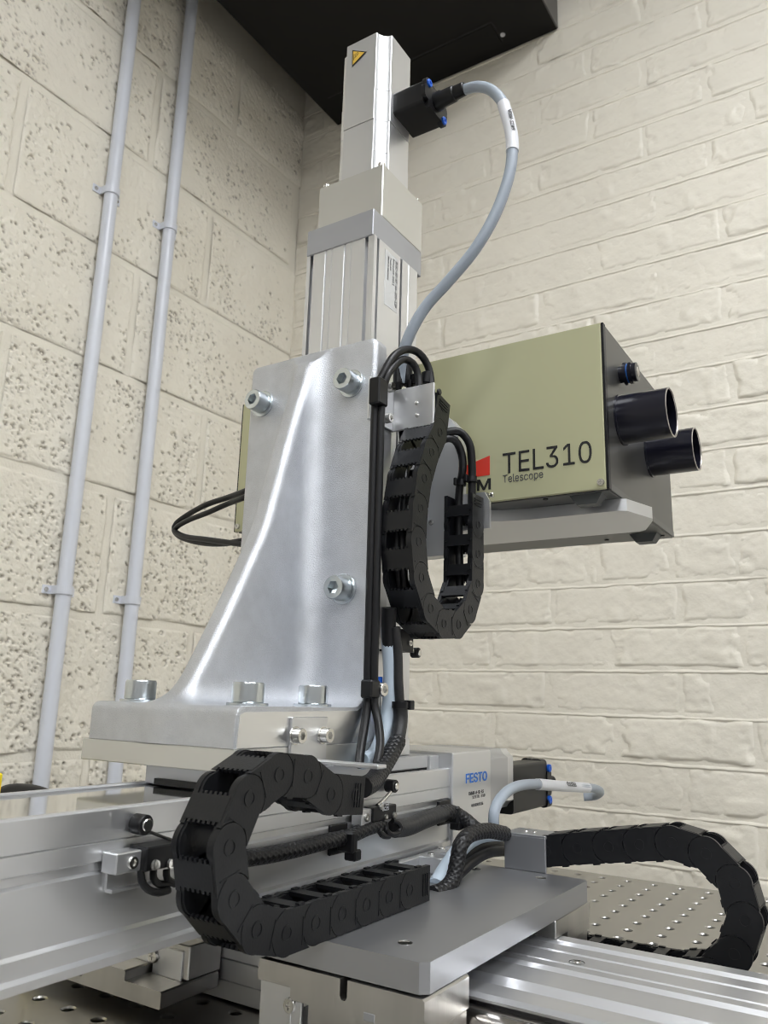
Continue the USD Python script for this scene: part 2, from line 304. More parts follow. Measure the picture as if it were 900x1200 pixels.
s = Thing('floor', None, None, kind='structure'); s.add('floor_slab', cb(XW - .1, XE + .1, YE - .1, YW + .1, FLOOR - .1, FLOOR, .001), 'floor_vinyl')
s = Thing('ceiling', None, None, kind='structure'); s.add('ceiling_slab', cb(XW - .1, XE + .1, YE - .1, YW + .1, CEIL, CEIL + .1, .001), 'ceiling_tile')
s = Thing('wall_right', None, None, kind='structure'); s.add('plaster_face', cb(XE, XE + .1, YE, YW, FLOOR, CEIL, .001), 'plaster')
s = Thing('wall_front', None, None, kind='structure'); s.add('plaster_face', cb(XW, XE, YE - .1, YE, FLOOR, CEIL, .001), 'plaster')
for (lx, ly), where in zip(LAMPS, ('nearest the bench corner', 'along the brick wall, farther from the corner', 'along the block wall, farther from the corner', 'diagonally farthest from the bench')):
    t = Thing('ceiling_light', f'square flat ceiling light panel {where}', 'light', (lx, ly, CEIL), group='flat ceiling light panels')
    t.add('frame', cat(*[cb(lx + a, lx + b, ly + c, ly + d, CEIL - .02, CEIL, .001) for a, b, c, d in ((-.31, .31, -.31, -.3), (-.31, .31, .3, .31), (-.31, -.3, -.3, .3), (.3, .31, -.3, .3))]), 'pvc')
    t.add('diffuser', cb(lx - .3, lx + .3, ly - .3, ly + .3, CEIL - .012, CEIL - .006, .0005), 'lamp')

# black boxed unit under the ceiling
t = Thing('ceiling_cabinet', 'large black boxed-in casing hung under the ceiling in the corner', 'cabinet', (-.78, 1.0, 1.575))
sb = ext(sbox(-1.065, .62, -.487, YW - .004), (0, 0, 1.575), X3, Y3, CEIL - 1.575)
t.add('casing', sb, 'soffit'); t.add('end_panel', cb(-.4872, -.484, .62, YW - .004, 1.5755, CEIL, .0005), 'soffit_side')
t.add('hatch', cb(-1.0, -.602, 1.297, 1.352, 1.5735, 1.576, .0006), 'soffit')
t.add('hatch_frame', cat(cb(-1.03, -.598, 1.2905, 1.2945, 1.5742, 1.576, .0004), cb(-.5995, -.5965, 1.2945, 1.35, 1.5742, 1.576, .0004)), 'black_plastic')
t.add('latch', lathe((-.592, 1.335, 1.5752), (0, 0, -1), [(0, .0055), (.002, .005), (.0025, 0)], 16), 'white_sticker', label='small white latch button')

# conduits
for y, zc, lab, bend in ((.8235, (1.078, .328), 'white plastic conduit pipe on the block wall, nearer the left picture edge', 0), (.9665, (1.083, .3277), 'white plastic conduit pipe on the block wall, nearer the room corner', 1)):
    t = Thing('conduit', lab, 'pipe', (XW, y, -.6), group=None)
    xc = XW + .0185
    t.add('pipe', cyl((xc, y, -.6), (xc, y, CEIL), .0125, 32), 'pvc')
    for z in zc:
        th = np.linspace(0, np.pi, 15)
        arch = Polygon([(-.0145 * math.cos(a), .0185 + .0145 * math.sin(a)) for a in th] + [(.0145, .0185), (.0145, .004), (.030, .004), (.030, .001), (-.030, .001), (-.030, .004), (-.0145, .004)]).buffer(.0006, quad_segs=2)
        arch = arch.difference(Point(0, .0185).buffer(.0127, quad_segs=10)).difference(sbox(-.0127, -.01, .0127, .0185))
        c = t.add('clip', ext(arch, (XW, y, z - .007), Y3, X3, -.014), 'pvc')
        for q in (-.0235, .0235): t.add('screw', pan_screw((XW + .0046, y + q, z), X3, .0038, .002), 'stainless', c)

# ---------------------------------------------------------------- breadboard
t = Thing('optical_breadboard', 'steel optical breadboard with a grid of threaded holes under the rails', 'table', (-.2, .4, -.05))
x0, y0 = -.1973 - .025 * 20, .840 - .025 * 26
NX, NY = 44, 27
def hole_cell(cx, cy, r=.0033, ch=.0009, n=16):
    A = np.linspace(0, 2 * np.pi, n, endpoint=False); c, s_ = np.cos(A), np.sin(A); m = np.maximum(abs(c), abs(s_)); hb = .0125
    rings = [np.stack([c / m * hb, s_ / m * hb, 0 * c], 1), np.stack([c * (r + ch), s_ * (r + ch), 0 * c], 1), np.stack([c * r, s_ * r, 0 * c - ch], 1), np.stack([c * r, s_ * r, 0 * c - .012], 1)]
    corner = np.array([[hb, hb, 0], [-hb, hb, 0], [-hb, -hb, 0], [hb, -hb, 0]])
    return rings, corner
rings, _ = hole_cell(0, 0); n = 16; i = np.arange(n); j = (i + 1) % n
V0 = np.vstack(rings); F0 = []
for k in range(3): a, b = k * n, (k + 1) * n; F0 += [np.stack([a + i, a + j, b + j], 1), np.stack([a + i, b + j, b + i], 1)]
F0 = np.vstack(F0)
# square corners are rounded off by the 16-gon's outer ring: put its diagonal points in the corners
d = np.round(np.abs(V0[:n, :2]) / .0125, 3)
VV, FF, e = [], [], 0
for a in range(NX):
    for b in range(NY):
        q = V0 + [x0 + a * .025, y0 + b * .025, 0]; VV.append(q); FF.append(F0 + e); e += len(V0)
topm = trimesh.Trimesh(np.vstack(VV), np.vstack(FF), process=False)
BX0, BX1, BY0, BY1 = x0 - .0125, x0 + (NX - .5) * .025, y0 - .0125, y0 + (NY - .5) * .025
t.add('top', topm, 'steel_top', smooth=25)
t.add('core', cb(BX0 + .0005, BX1 - .0005, BY0 + .0005, BY1 - .0005, -.052, -.0115, .001), 'black_hole')
t.add('edge', cat(cb(BX0 - .006, BX0 - .0002, BY0 - .006, BY1 + .006, -.055, -.0002), cb(BX1 + .0002, BX1 + .006, BY0 - .006, BY1 + .006, -.055, -.0002), cb(BX0, BX1, BY1 + .0002, BY1 + .006, -.055, -.0002), cb(BX0, BX1, BY0 - .006, BY0 - .0002, -.055, -.0002)), 'steel_top')
for lx in (BX0 + .06, BX1 - .06):
    for ly in (BY0 + .06, BY1 - .06): t.add('leg', cb(lx - .03, lx + .03, ly - .03, ly + .03, FLOOR, -.052, .002), 'anodised_dark')

# ---------------------------------------------------------------- lower axis along x
RX0, RX1 = -.52, .34
t = Thing('lower_linear_axis', 'wide grooved aluminium linear rail lying on the breadboard, lower right', 'linear axis', (-.2, .43, 0))
def slot(y, w, d): return Polygon([(y - w / 2 - .0012, .0351), (y - w / 2, .0351 - .0011), (y - w / 2, .035 - d), (y + w / 2, .035 - d), (y + w / 2, .0351 - .0011), (y + w / 2 + .0012, .0351)])
prof = Polygon([(.378, .001), (.378, .006), (.3735, .0065), (.3735, .0105), (.3745, .011), (.3735, .0115), (.3735, .0125), (.384, .0165), (.384, .0290), (.3745, .0315), (.3735, .033), (.3765, .0345), (.3905, .0345), (.3945, .0318), (.3985, .0318), (.4025, .035), (.489, .035), (.4905, .0335), (.4905, .001)])
prof = prof.difference(unary_union([slot(.4262, .0022, .006), slot(.4302, .0016, .0012), slot(.4735, .0022, .006), slot(.4775, .0016, .0012), slot(.459, .0012, .0012), slot(.4405, .0006, .0005)]))
t.add('profile', ext(prof, (RX0, 0, 0), Y3, Z3, RX1 - RX0), 'rail_metal', smooth=20)
t.add('guide_rod', cyl((-.262, .3745, .0225), (RX1, .3745, .0225), .0068, 40), 'rod')
t.add('guide_rod', cyl((-.262, .4925, .0225), (RX1, .4925, .0225), .0055, 40), 'rod')
t.add('side_cover', ext(Polygon([(.3735, .001), (.3722, .0015), (.3722, .0105), (.3728, .011), (.3722, .0115), (.3722, .0215), (.3730, .022), (.3722, .0225), (.3722, .030), (.378, .0335), (.384, .0335), (.384, .001)]), (RX0 + .001, 0, 0), Y3, Z3, .248), 'anodised', smooth=20)
hx, hy = (-0.1598, 0.4462, 0.035)[:2]
t.add('mounting_hole', lathe((hx, hy, .0352), -Z3, [(0, .0042), (.0003, .0036), (.0003, .0024), (.0002, 0)], 24), 'black_hole', label='counterbored screw hole in the rail top')
t.add('mounting_screw', lathe((hx, hy, .0353), Z3, [(0, .0022), (.0004, .0018), (.0004, 0)], 16), 'stainless')

# right-hand slide block under the plate, with its thin end bracket
t = Thing('slide_block', 'brushed steel slide block under the near corner of the grey plate', 'slide block', (-.23, .345, .03))
pf = Polygon([(-.2748, .0355), (-.2745, .0415), (-.2735, .0445), (-.2265, .0445), (-.2265, .0375), (-.2255, .036), (-.2235, .036), (-.2225, .0375), (-.2225, .0445), (-.184, .0445), (-.183, .0435), (-.183, .0305), (-.2545, .0305), (-.2545, .0355)])
t.add('near_wing', cat(ext(pf, (0, .3665, 0), X3, Z3, .0415)), 'slide_metal')
t.add('lower_wing', cat(cb(-.246, -.1835, .3275, .3655, .012, .0302, .0006), cb(-.2, -.1835, .3262, .3275, .024, .0302, .0004)), 'slide_metal')
t.add('recess_slot', cb(-.2135, -.2075, .3248, .3280, .0305, .0340, .0003), 'anodised_dark')
t.add('far_wing', cat(cb(-.2485, -.1832, .478, .538, .0353, .0452, .0006), cb(-.2485, -.1836, .4992, .5375, .029, .0360, .0005), cb(-.2485, -.1845, .496, .536, .006, .0298, .0008)), 'slide_metal')
b = t.add('end_bracket', cat(cb(-.2735, -.2545, .3262, .3280, .0135, .0352, .0003), cb(-.2545, -.2485, .3262, .3280, .0135, .0300, .0003)), 'anodised_light', label='thin pale end bracket')
t.add('screw', pan_screw((-.2548, .3262, .0278), -Y3, .0034, .002), 'stainless', b)
t.add('wiper', cb(-.276, -.245, .3225, .37, .0095, .0125, .0004), 'anodised_dark')

t = Thing('carriage_plate', 'thick flat grey aluminium plate with tapped holes, bearing the upright gear', 'plate', (-.27, .43, .045))
PX0, PX1, PY0, PY1, PZ0, PZ1 = -.375, -.183, .3262, .5365, .0455, .058
pl = rrect(PX0, PX1, PY0, PY1, .0035, 1)
holes = [(-0.2058, 0.3466, 0.058), (-0.2543, 0.5183, 0.058), (-0.209, 0.5211, 0.058)]
for h in holes: pl = pl.difference(Point(h[0], h[1]).buffer(.0034, quad_segs=6))
pm = ext(pl, (0, 0, PZ0), X3, Y3, PZ1 - PZ0)
t.add('plate', pm, 'plate_metal')
for h in holes: t.add('tapped_hole', lathe((h[0], h[1], PZ1 - .011), Z3, [(0, 0), (0, .0032), (.0105, .0032), (.0112, .0035)], 24), 'stainless')
t.add('rib', cat(cb(PX0 + .002, PX1 - .0002, .3268, .4105, .0435, PZ0, .0003), cb(PX0 + .002, PX1 - .0002, .4460, PY1 - .002, .0435, PZ0, .0003)), 'plate_metal') if False else None
t.add('spacer_bar', cb(-.2845, -.2785, .345, .5365, PZ1, .0672, .0005), 'anodised')
for y in (.3875, .455, .521): t.add('screw', pan_screw((-.2815, y, .0672), Z3, .0022, .0012), 'stainless')

# left-hand slide block, under the long beam
t = Thing('slide_block', 'stepped steel slide block under the long beam, above the breadboard at lower left', 'slide block', (-.40, .35, .0074))
pf = Polygon([(-.46, .0074), (-.46, .0208), (-.402, .0208), (-.402, .012), (-.4035, .0105), (-.4055, .0105), (-.4065, .012), (-.4065, .0208), (-.402, .0208), (-.3705, .0208), (-.3695, .0200), (-.3695, .0158), (-.3418, .0158), (-.341, .015), (-.341, .0082), (-.3418, .0074)])
pf = Polygon([(-.46, .0074), (-.46, .0208), (-.4075, .0208), (-.4075, .0125), (-.4065, .0112), (-.4048, .0112), (-.4038, .0125), (-.4038, .0208), (-.3705, .0208), (-.3695, .0200), (-.3695, .0158), (-.3418, .0158), (-.341, .015), (-.341, .0082), (-.3418, .0074)])
t.add('low_wing', ext(pf, (0, .3695, 0), X3, Z3, .042), 'slide_metal')
t.add('upper_block', cb(-.368, -.3412, .346, .3712, .0162, .0335, .0006), 'slide_metal')
b = t.add('end_bracket', cat(cb(-.3675, -.345, .3445, .3462, .0158, .0305, .0003), cb(-.385, -.3675, .3445, .3462, .0208, .0265, .0003)), 'anodised_light', label='pale bent sheet end bracket')
t.add('screw', pan_screw((-.3665, .3445, .0248), -Y3, .0036, .002), 'stainless', b)

# ---------------------------------------------------------------- long beam along y
BYa, BYb = .1835, .5447
t = Thing('horizontal_linear_axis', 'long aluminium linear axis beam running from lower left to the motor beside the brick wall', 'linear axis', (-.327, .35, .058))
fx = -.2885; bx = -.3655
pr = [(fx + .0038, .0582), (fx + .0038, .0615), (fx + .0015, .0627), (fx + .0015, .0692), (fx, .0705), (fx, .0935), (fx - .0022, .0945), (fx - .0022, .0975), (fx, .0985), (fx, .1055), (fx - .0007, .1059), (fx, .1063), (fx, .1183), (fx - .0008, .119), (fx - .0045, .119), (fx - .0052, .1182), (fx - .0052, .1168)]
pr += [(-.3610, .1168), (-.3610, .1180), (-.362, .1188), (bx, .1188), (bx, .0582)]
t.add('profile', ext(Polygon(pr), (0, BYb, 0), X3, Z3, BYb - BYa), 'anodised_light', smooth=20)
t.add('cover_band', cb(-.3600, fx - .0054, BYa + .002, BYb, .1168, .1174, .0001), 'mirror', label='mirror-bright steel cover band')
t.add('end_cap', cat(cb(bx - .001, fx + .0035, .170, BYa, .0570, .1205, .0008), cb(fx, fx + .0045, .1815, .1865, .0975, .1195, .001)), 'anodised')
t.add('end_cap', cb(bx - .001, fx + .0028, BYb, .566, .0582, .1297, .0008), 'anodised_light')
t.add('top_block', cb(-.3590, -.2995, .474, BYb - .0125, .1194, .1279, .0006), 'satin')
t.add('end_block', cb(-.3600, -.2975, BYb - .0125, BYb, .1172, .1276, .0006), 'satin')
t.add('gap_strip', cb(-.3580, -.3005, .452, BYb - .0125, .1174, .1194, .0003), 'black_plastic')  # black strip standing in for the shaded gap under the top block
sl = t.add('slide', cb(-.362, -.2895, .322, .442, .1180, .1283, .0006), 'anodised_dark', label='flat slide carrying the upright bracket')
[t.add('wiper', w, 'black_plastic', sl) for w in (cb(-.352, -.291, .3195, .3222, .1180, .1215, .0003), cb(-.352, -.291, .442, .447, .1180, .121, .0003))]

# its motor
t = Thing('drive_motor', 'silver motor housing with blue lettering at the far end of the long beam', 'motor', (-.32, .61, .08))
mp = rrect(-.362, fx + .0015, .0800, .1297, .004, 4)
t.add('gear_housing', ext(rrect(-.362, fx + .0015, .0700, .1297, .0015, 2), (0, .6120, 0), X3, Z3, .0460), 'anodised_light', smooth=25)
def low_sec(g):
    q = sbox(-.362 + g, .0805 + g, fx + .0005 - g, .1292 - g)
    for cx, cz, a, b in ((fx + .0005, .1292, 1, 1), (fx + .0005, .0805, 1, -1), (-.362, .1292, -1, 1), (-.362, .0805, -1, -1)): q = q.difference(Point(cx + a * .004, cz + b * .004).buffer(.0115, quad_segs=10))
    return q.buffer(-.001, quad_segs=3).buffer(.001, quad_segs=4)
t.add('motor_body', ext(low_sec(0), (0, .6480, 0), X3, Z3, .0360), 'anodised', smooth=25)
t.add('rear_cover', ext(low_sec(.0006), (0, .6605, 0), X3, Z3, .0125), 'anodised_light', smooth=25)
fz = fx + .0016
t.add('lettering', words('FESTO', .0066, (fz, .5672, .1068), Y3, Z3, .0002, True, .0372), 'blue', label='blue lettering')
t.add('type_text', cat(words('EMMB-A-SL-LS', .0023, (fz, .5730, .0978), Y3, Z3, .0002, True, .0258), words('12TTX   F10', .0022, (fz, .5788, .0947), Y3, Z3, .0002, False, .0222), words('4518002136', .0022, (fz, .5773, .0889), Y3, Z3, .0002, False, .0205)), 'ink_grey')

def plug(t, P, ux, uy, uz, wy, wz, ln, relief, rl=1.0):
    """black motor plug: P centre of its foot, ux outward, wy x wz its section"""
    fr = lambda poly, s, d: ext(poly, P + ux * s, uy, uz, d)
    sg = 1 if np.dot(np.cross(uy, uz), ux) > 0 else -1
    bodyp = rrect(-wy / 2, wy / 2, -wz / 2, wz / 2, .003, 3)
    b = t.add('body', fr(bodyp, 0, sg * ln * .9), 'black_plastic', smooth=40)
    endp = unary_union([rrect(-wy * .36, wy * .36, -wz / 2 - .001, wz / 2 + .001, .004, 4), rrect(-wy / 2 - .001, wy / 2 + .001, -wz * .3, wz * .3, .003, 3), Point(-wy * .36, wz * .42).buffer(.0048), Point(wy * .36, -wz * .42).buffer(.0048)])
    t.add('end_plate', fr(endp, ln * .88, sg * ln * .12), 'black_plastic', smooth=40)
    for sy, sz in ((-1, 1), (1, -1)):
        c = P + ux * ln + uy * (sy * wy * .36) + uz * (sz * wz * .42)
        t.add('screw', lathe(c - ux * .001, ux, [(0, .0034), (.0022, .0034), (.0026, .0030), (.0026, .0016), (.0016, .0014), (.0016, 0)], 20), 'blue_plastic', label='blue plastic screw')
    t.add('strain_relief', lathe(P + ux * ln, relief, [(a * rl, b) for a, b in ((0, 0), (0, .0078), (.004, .0078), (.0055, .0068), (.013, .0065), (.0135, .0057), (.020, .0054), (.0205, .0046), (.021, 0))], 24), 'black_plastic')

pt = Thing('motor_plug', 'flat black cable plug with blue screws on the motor by the brick wall', 'plug', (-.31, .6605, .097))
plug(pt, np.array([-.3005, .6605, .0950]), Y3, X3, Z3, .024, .040, .086, nz((.3, 1, -.02)))
for z in (.1085, .0805): pt.add('screw', lathe((-.2878, .7415, z), X3, [(-.001, .0036), (.0012, .0036), (.0016, .003), (.0016, .0014), (.0008, .0012), (.0008, 0)], 20), 'blue_plastic', label='blue plastic screw')
cp = [(-0.293, 0.8513, 0.0735), (-0.282, 0.8537, 0.0751), (-0.27, 0.8352, 0.0817), (-0.262, 0.7863, 0.0895), (-0.262, 0.6977, 0.0977), (-0.262, 0.6346, 0.1035), (-0.261, 0.595, 0.1032), (-0.26, 0.5693, 0.0968), (-0.26, 0.5596, 0.087), (-0.26, 0.5631, 0.0739), (-0.258, 0.569, 0.0693)]
mc = Thing('motor_cable', 'grey cable with a white printed sleeve arching over to the bracket beside the motor plug', 'cable', cp[4])
mc.add('sheath', cable(cp, .0040, 18), 'cable_grey')
cs = spline(cp[3:7], .002); k = len(cs); 
mk = mc.add('marker_sleeve', sweep(cs[int(k * .08):int(k * .72)], .0046, 18), 'white_sticker', label='white printed marker sleeve')
pa, pb = np.array(cs[int(k * .3)]), np.array(cs[int(k * .62)])
uu = nz(pa - pb)                           # the print stands upside down, as the sleeve was slid on
nn = nz((.9, 0, .43)); nn = nz(nn - uu * (nn @ uu)); uu = -uu; vv = np.cross(nn, uu)
mc.add('print', words('FESTO', .0038, pa + (pb - pa) * .1 * 0 + nn * .0051 - vv * .0019, uu, vv, .0002, True, .022), 'ink', mk)

# ---------------------------------------------------------------- cast upright bracket
xa, xb = -.408, -.2905
curve = [(.1605, .3245), (.1625, .3258), (.1835, .339), (.2228, .3605), (.2755, .3868), (.3430, .4055), (.407, .4255), (.414, .434)]
cz_, cy_ = [c[0] for c in curve], [c[1] for c in curve]
tz = np.linspace(.13, .43, 301); ty = np.interp(tz, cz_, cy_); ty = np.convolve(np.pad(ty, 12, mode='edge'), np.ones(25) / 25, 'valid'); tys = ty.tolist()
def rbox(x, y, z, c, h, r):
    qx, qy, qz = abs(x - c[0]) - h[0] + r, abs(y - c[1]) - h[1] + r, abs(z - c[2]) - h[2] + r
    ox, oy, oz = max(qx, 0), max(qy, 0), max(qz, 0)
    return math.sqrt(ox * ox + oy * oy + oz * oz) + min(max(qx, qy, qz), 0) - r
def smin(a, b, k):
    h = max(k - abs(a - b), 0) / k
    return min(a, b) - h * h * k * .25
def sdf(x, y, z):
    base = rbox(x, y, z, (-.3475, .385, .1455), (.0605, .0696, .016), .0045)
    pq = abs(x + .34925) - .05875 + .006; pz = abs(z - .270) - .148 + .006
    d2 = math.hypot(max(pq, 0), max(pz, 0)) + min(max(pq, pz), 0) - .006
    py = abs(y - .4455) - .0125
    e1, e2 = d2 + .0035, py + .0035
    plate = math.hypot(max(e1, 0), max(e2, 0)) + min(max(e1, e2), 0) - .0035
    f = (min(max(z, .13), .4299) - .13) * 1000; i = int(f); c = tys[i] + (tys[min(i + 1, 300)] - tys[i]) * (f - i)
    dy = (c - y) * .86; dx = abs(x + .3490) - .0078 - max(0, (y - c)) * .03
    g1, g2 = dy + .0045, dx + .0045
    rib = max(math.hypot(max(g1, 0), max(g2, 0)) + min(max(g1, g2), 0) - .0045, (z - .4085) + (.4465 - y) * .2, y - .447)
    d = smin(base, plate, .014)
    return -smin(d, rib, .016)
ms = manifold3d.Manifold.level_set(sdf, [-.412, .312, .128, -.283, .462, .422], .0021)
for nrm, off in (((-1, 0, 0), .2905), ((0, 0, 1), .1402), ((0, -1, 0), -.4463)): ms = ms.trim_by_plane(nrm, off)
t = Thing('angle_bracket', 'large cast aluminium angle bracket with curved rib and six visible cap bolts', 'bracket', (-.349, .385, .128))
t.add('casting', ms, 'cast', smooth=38)
t.add('machined_face', ext(Polygon([(.3165, .1405), (.438, .1405), (.438, .160), (.434, .1635), (.424, .1595), (.321, .1585), (.3175, .157)]), (-.2906, 0, 0), Y3, Z3, .0004), 'machined', label='smooth machined side of the foot')
t.add('base_plate', cb(-.410, -.2900, .3150, .4440, .1282, .1400, .0005), 'housing_metal', label='flat plate under the foot')
for x, z in ((-.3935, .3850), (-.3105, .3850), (-.3105, .2380), (-.3935, .2380)):
    socket_bolt((x, .4332, z), -Y3, .0080, .0108, t=t, washer=(.0103, .0018))
for x, y in ((-.39, .3375), (-.31, .3445), (-.31, .404)):
    socket_bolt((x, y, .1612), Z3, .0092, .0112, t=t, washer=(.0117, .0018))

# ---------------------------------------------------------------- vertical axis
ex0, ex1, ey0, ey1 = -.3718, -.3068, .450, .515
t = Thing('vertical_linear_axis', 'upright aluminium extrusion column behind the cast bracket', 'linear axis', (-.339, .482, .128))
def tslot(c, w, dp): return [(c - w / 2, 0), (c - w / 2, dp * .4), (c - w, dp * .4), (c - w, dp), (c + w, dp), (c + w, dp * .4), (c + w / 2, dp * .4), (c + w / 2, 0)]
sec = sbox(ex0, ey0, ex1, ey1)
cuts = []
for c in ((-0.3667, 0.45, 0.5122)[0], (-0.3137, 0.45, 0.5124)[0]): cuts.append(Polygon([(p[0], ey0 + p[1]) for p in tslot(c, .0030, .006)]))
for c in ((-0.3068, 0.4556, 0.5118)[1], (-0.3068, 0.4898, 0.5104)[1]): cuts.append(Polygon([(ex1 - p[1], p[0]) for p in tslot(c, .0030, .006)]))
for c in ((-0.3528, 0.45, 0.5133)[0], (-0.3343, 0.45, 0.5133)[0]): cuts.append(Polygon([(c - .0008, ey0), (c, ey0 + .0012), (c + .0008, ey0)]))
for c in ((-0.3468, 0.45, 0.513)[0], (-0.3282, 0.45, 0.5132)[0]): cuts.append(Polygon([(c - .0003, ey0), (c, ey0 + .0008), (c + .0003, ey0)]))
for c in ((-0.3068, 0.5011, 0.5124)[1],): cuts.append(Polygon([(ex1, c - .0008), (ex1 - .0012, c), (ex1, c + .0008)]))
cuts.append(sbox(-.3600, .5100, -.3190, .52))
t.add('profile', ext(sec.difference(unary_union(cuts)), (0, 0, .140), X3, Y3, .5130 - .140), 'anodised_light', smooth=20)
t.add('guide_rail', cb(-.356, -.323, .509, .5165, .141, .512, .0005), 'stainless')
t.add('end_cap', cb(ex0, ex1 + .0004, ey0, .517, .1283, .1400, .0005), 'anodised_light')
t.add('clamp_collar', cb(-.3719, -.3076, .4490, .5227, .5126, .5352, .0006), 'anodised_dark', label='darker grey collar around the top of the column')
hs = t.add('coupling_housing', cb(-.3716, -.3080, .461, .5236, .5353, .5826, .0008), 'housing_metal', label='pale square housing above the collar')
for x, y in ((-.3675, .4655), (-.3125, .4650), (-.3125, .5200)): t.add('screw', cyl((x, y, .5824), (x, y, .5865), .0028, 16), 'stainless', hs)
t.add('label_plate', cb(-.3068, -.3066, (-0.3068, 0.466, 0.4879)[1], (-0.3068, 0.4848, 0.5048)[1], .4620, .5085, .00005), 'clear_label', label='printed type label')
yy = [(-0.3068, 0.4823, 0.5035)[1], (-0.3068, 0.4779, 0.5013)[1], (-0.3068, 0.474, 0.503)[1], (-0.3068, 0.4707, 0.5013)[1]]
for y, tx, h, b, z in ((yy[0] - .0014, 'ELGC-BS-KF-60-200-12P', .0028, True, .506), (yy[1] - .0012, '8061493  K213', .0022, False, .506), (yy[2] - .0012, 'Festo AG', .0018, False, .5045), (yy[3] - .0012, 'Made in Germany', .0018, False, .5045)):
    t.add('print', words(tx, h, (-.30655, y, z), -Z3, Y3, .0001, b, .0400 if b else None), 'ink_grey')
t.add('side_spacer', cb(-.3068, -.2945, .4505, .4625, .200, .392, .0004), 'anodised')

# column motor
t = Thing('drive_motor', 'tall square silver motor with a yellow warning triangle on top of the column', 'motor', (-.3395, .4935, .5825))
q0, q1, w0, w1 = -.3650, -.3140, .468, .519
def motor_sec(g=0, gr=.0102):
    s = sbox(q0 + g, w0 + g, q1 - g, w1 - g)
    for cx, cy in ((q0, w0), (q1, w0), (q0, w1), (q1, w1)):
        s = s.difference(Point(cx + (-.0004 if cx == q0 else .0004), cy + (-.0004 if cy == w0 else .0004)).buffer(gr, quad_segs=12))
    return s.buffer(-.0012, quad_segs=3).buffer(.0012, quad_segs=4)
for nm, za, zb, g in (('flange', .5827, .6055, .0), ('stator_lower', .6058, .6360, .0004), ('stator_upper', .6363, .6660, .0), ('rear_cover', .6663, .7215, .0004)):
    t.add(nm, ext(motor_sec(g), (0, 0, za), X3, Y3, zb - za), 'anodised_light', smooth=25)
a = [(-0.3488, 0.468, 0.7148), (-0.3338, 0.468, 0.7062), (-0.3485, 0.468, 0.6975)]
a = [(p[0], p[2]) for p in a]; tri = Polygon(a)
wt = t.add('warning_sign', ext(tri, (0, .4682, 0), X3, Z3, .0004), 'ink', label='triangular warning sticker')
t.add('warning_field', ext(tri.buffer(-.0010, join_style=2), (0, .46785, 0), X3, Z3, .0002), 'yellow', wt)
cx, cz = tri.centroid.x, tri.centroid.y
bars = [sbox(cx - .0032, cz - .0030, cx - .0026, cz + .0035)] + [Polygon([(cx - .0016 + k * .0014, cz - .0012 + k * .0008), (cx - .0008 + k * .0014, cz + .0004 + k * .0008), (cx - .0016 + k * .0014, cz + .0018 + k * .0007), (cx - .0009 + k * .0014, cz + .0030 + k * .0004), (cx - .0014 + k * .0014, cz + .0030 + k * .0004), (cx - .0021 + k * .0014, cz + .0018 + k * .0007), (cx - .0013 + k * .0014, cz + .0004 + k * .0008), (cx - .0021 + k * .0014, cz - .0012 + k * .0008)]).buffer(0) for k in range(3)]
t.add('warning_symbol', ext(unary_union(bars), (0, .46765, 0), X3, Z3, .0001), 'ink', wt)

pt = Thing('motor_plug', 'flat black cable plug with blue screws on the side of the top motor', 'plug', (-.314, .5, .657))
plug(pt, np.array([-.3145, .5000, .6565]), X3, Y3, Z3, .036, .0215, .032, nz((1, -.05, .02)), 1.35)
cp = [(-0.2651, 0.5, 0.6573), (-0.2551, 0.499, 0.6562), (-0.2425, 0.497, 0.6519), (-0.2295, 0.495, 0.641), (-0.218, 0.492, 0.6211), (-0.2112, 0.489, 0.5946), (-0.2088, 0.487, 0.5736), (-0.2108, 0.484, 0.5482), (-0.2202, 0.48, 0.5175), (-0.2349, 0.476, 0.4911), (-0.2544, 0.473, 0.4701), (-0.2713, 0.47, 0.4531), (-0.2816, 0.468, 0.4367), (-0.2879, 0.468, 0.4231), (-0.2912, 0.469, 0.4119), (-0.2928, 0.47, 0.3949)]
mc = Thing('motor_cable', 'thick grey cable curving down from the top motor plug to the angle plate', 'cable', cp[9])
mc.add('sheath', cable(cp, .0043, 20), 'cable_grey')
cs = spline(cp[4:8], .002); k = len(cs); ms_ = cs[:int(k * .70)]
mk = mc.add('marker_sleeve', sweep(ms_, .0049, 20), 'white_sticker', label='white printed marker sleeve')
pa, pb = ms_[int(len(ms_) * .25)], ms_[int(len(ms_) * .85)]; uu = nz(pb - pa); nn = nz(np.cross(nz(np.cross((-.45, -.75, -.25), uu)), uu)); nn = nz((.75, -.65, 0)) ; nn = nz(nn - uu * (nn @ uu)); vv = np.cross(nn, uu)
mc.add('print', words('NEBM-S1W9', .0030, pa + nn * .0056 - vv * .0019, uu, vv, .0002, True, .022), 'ink', mk)

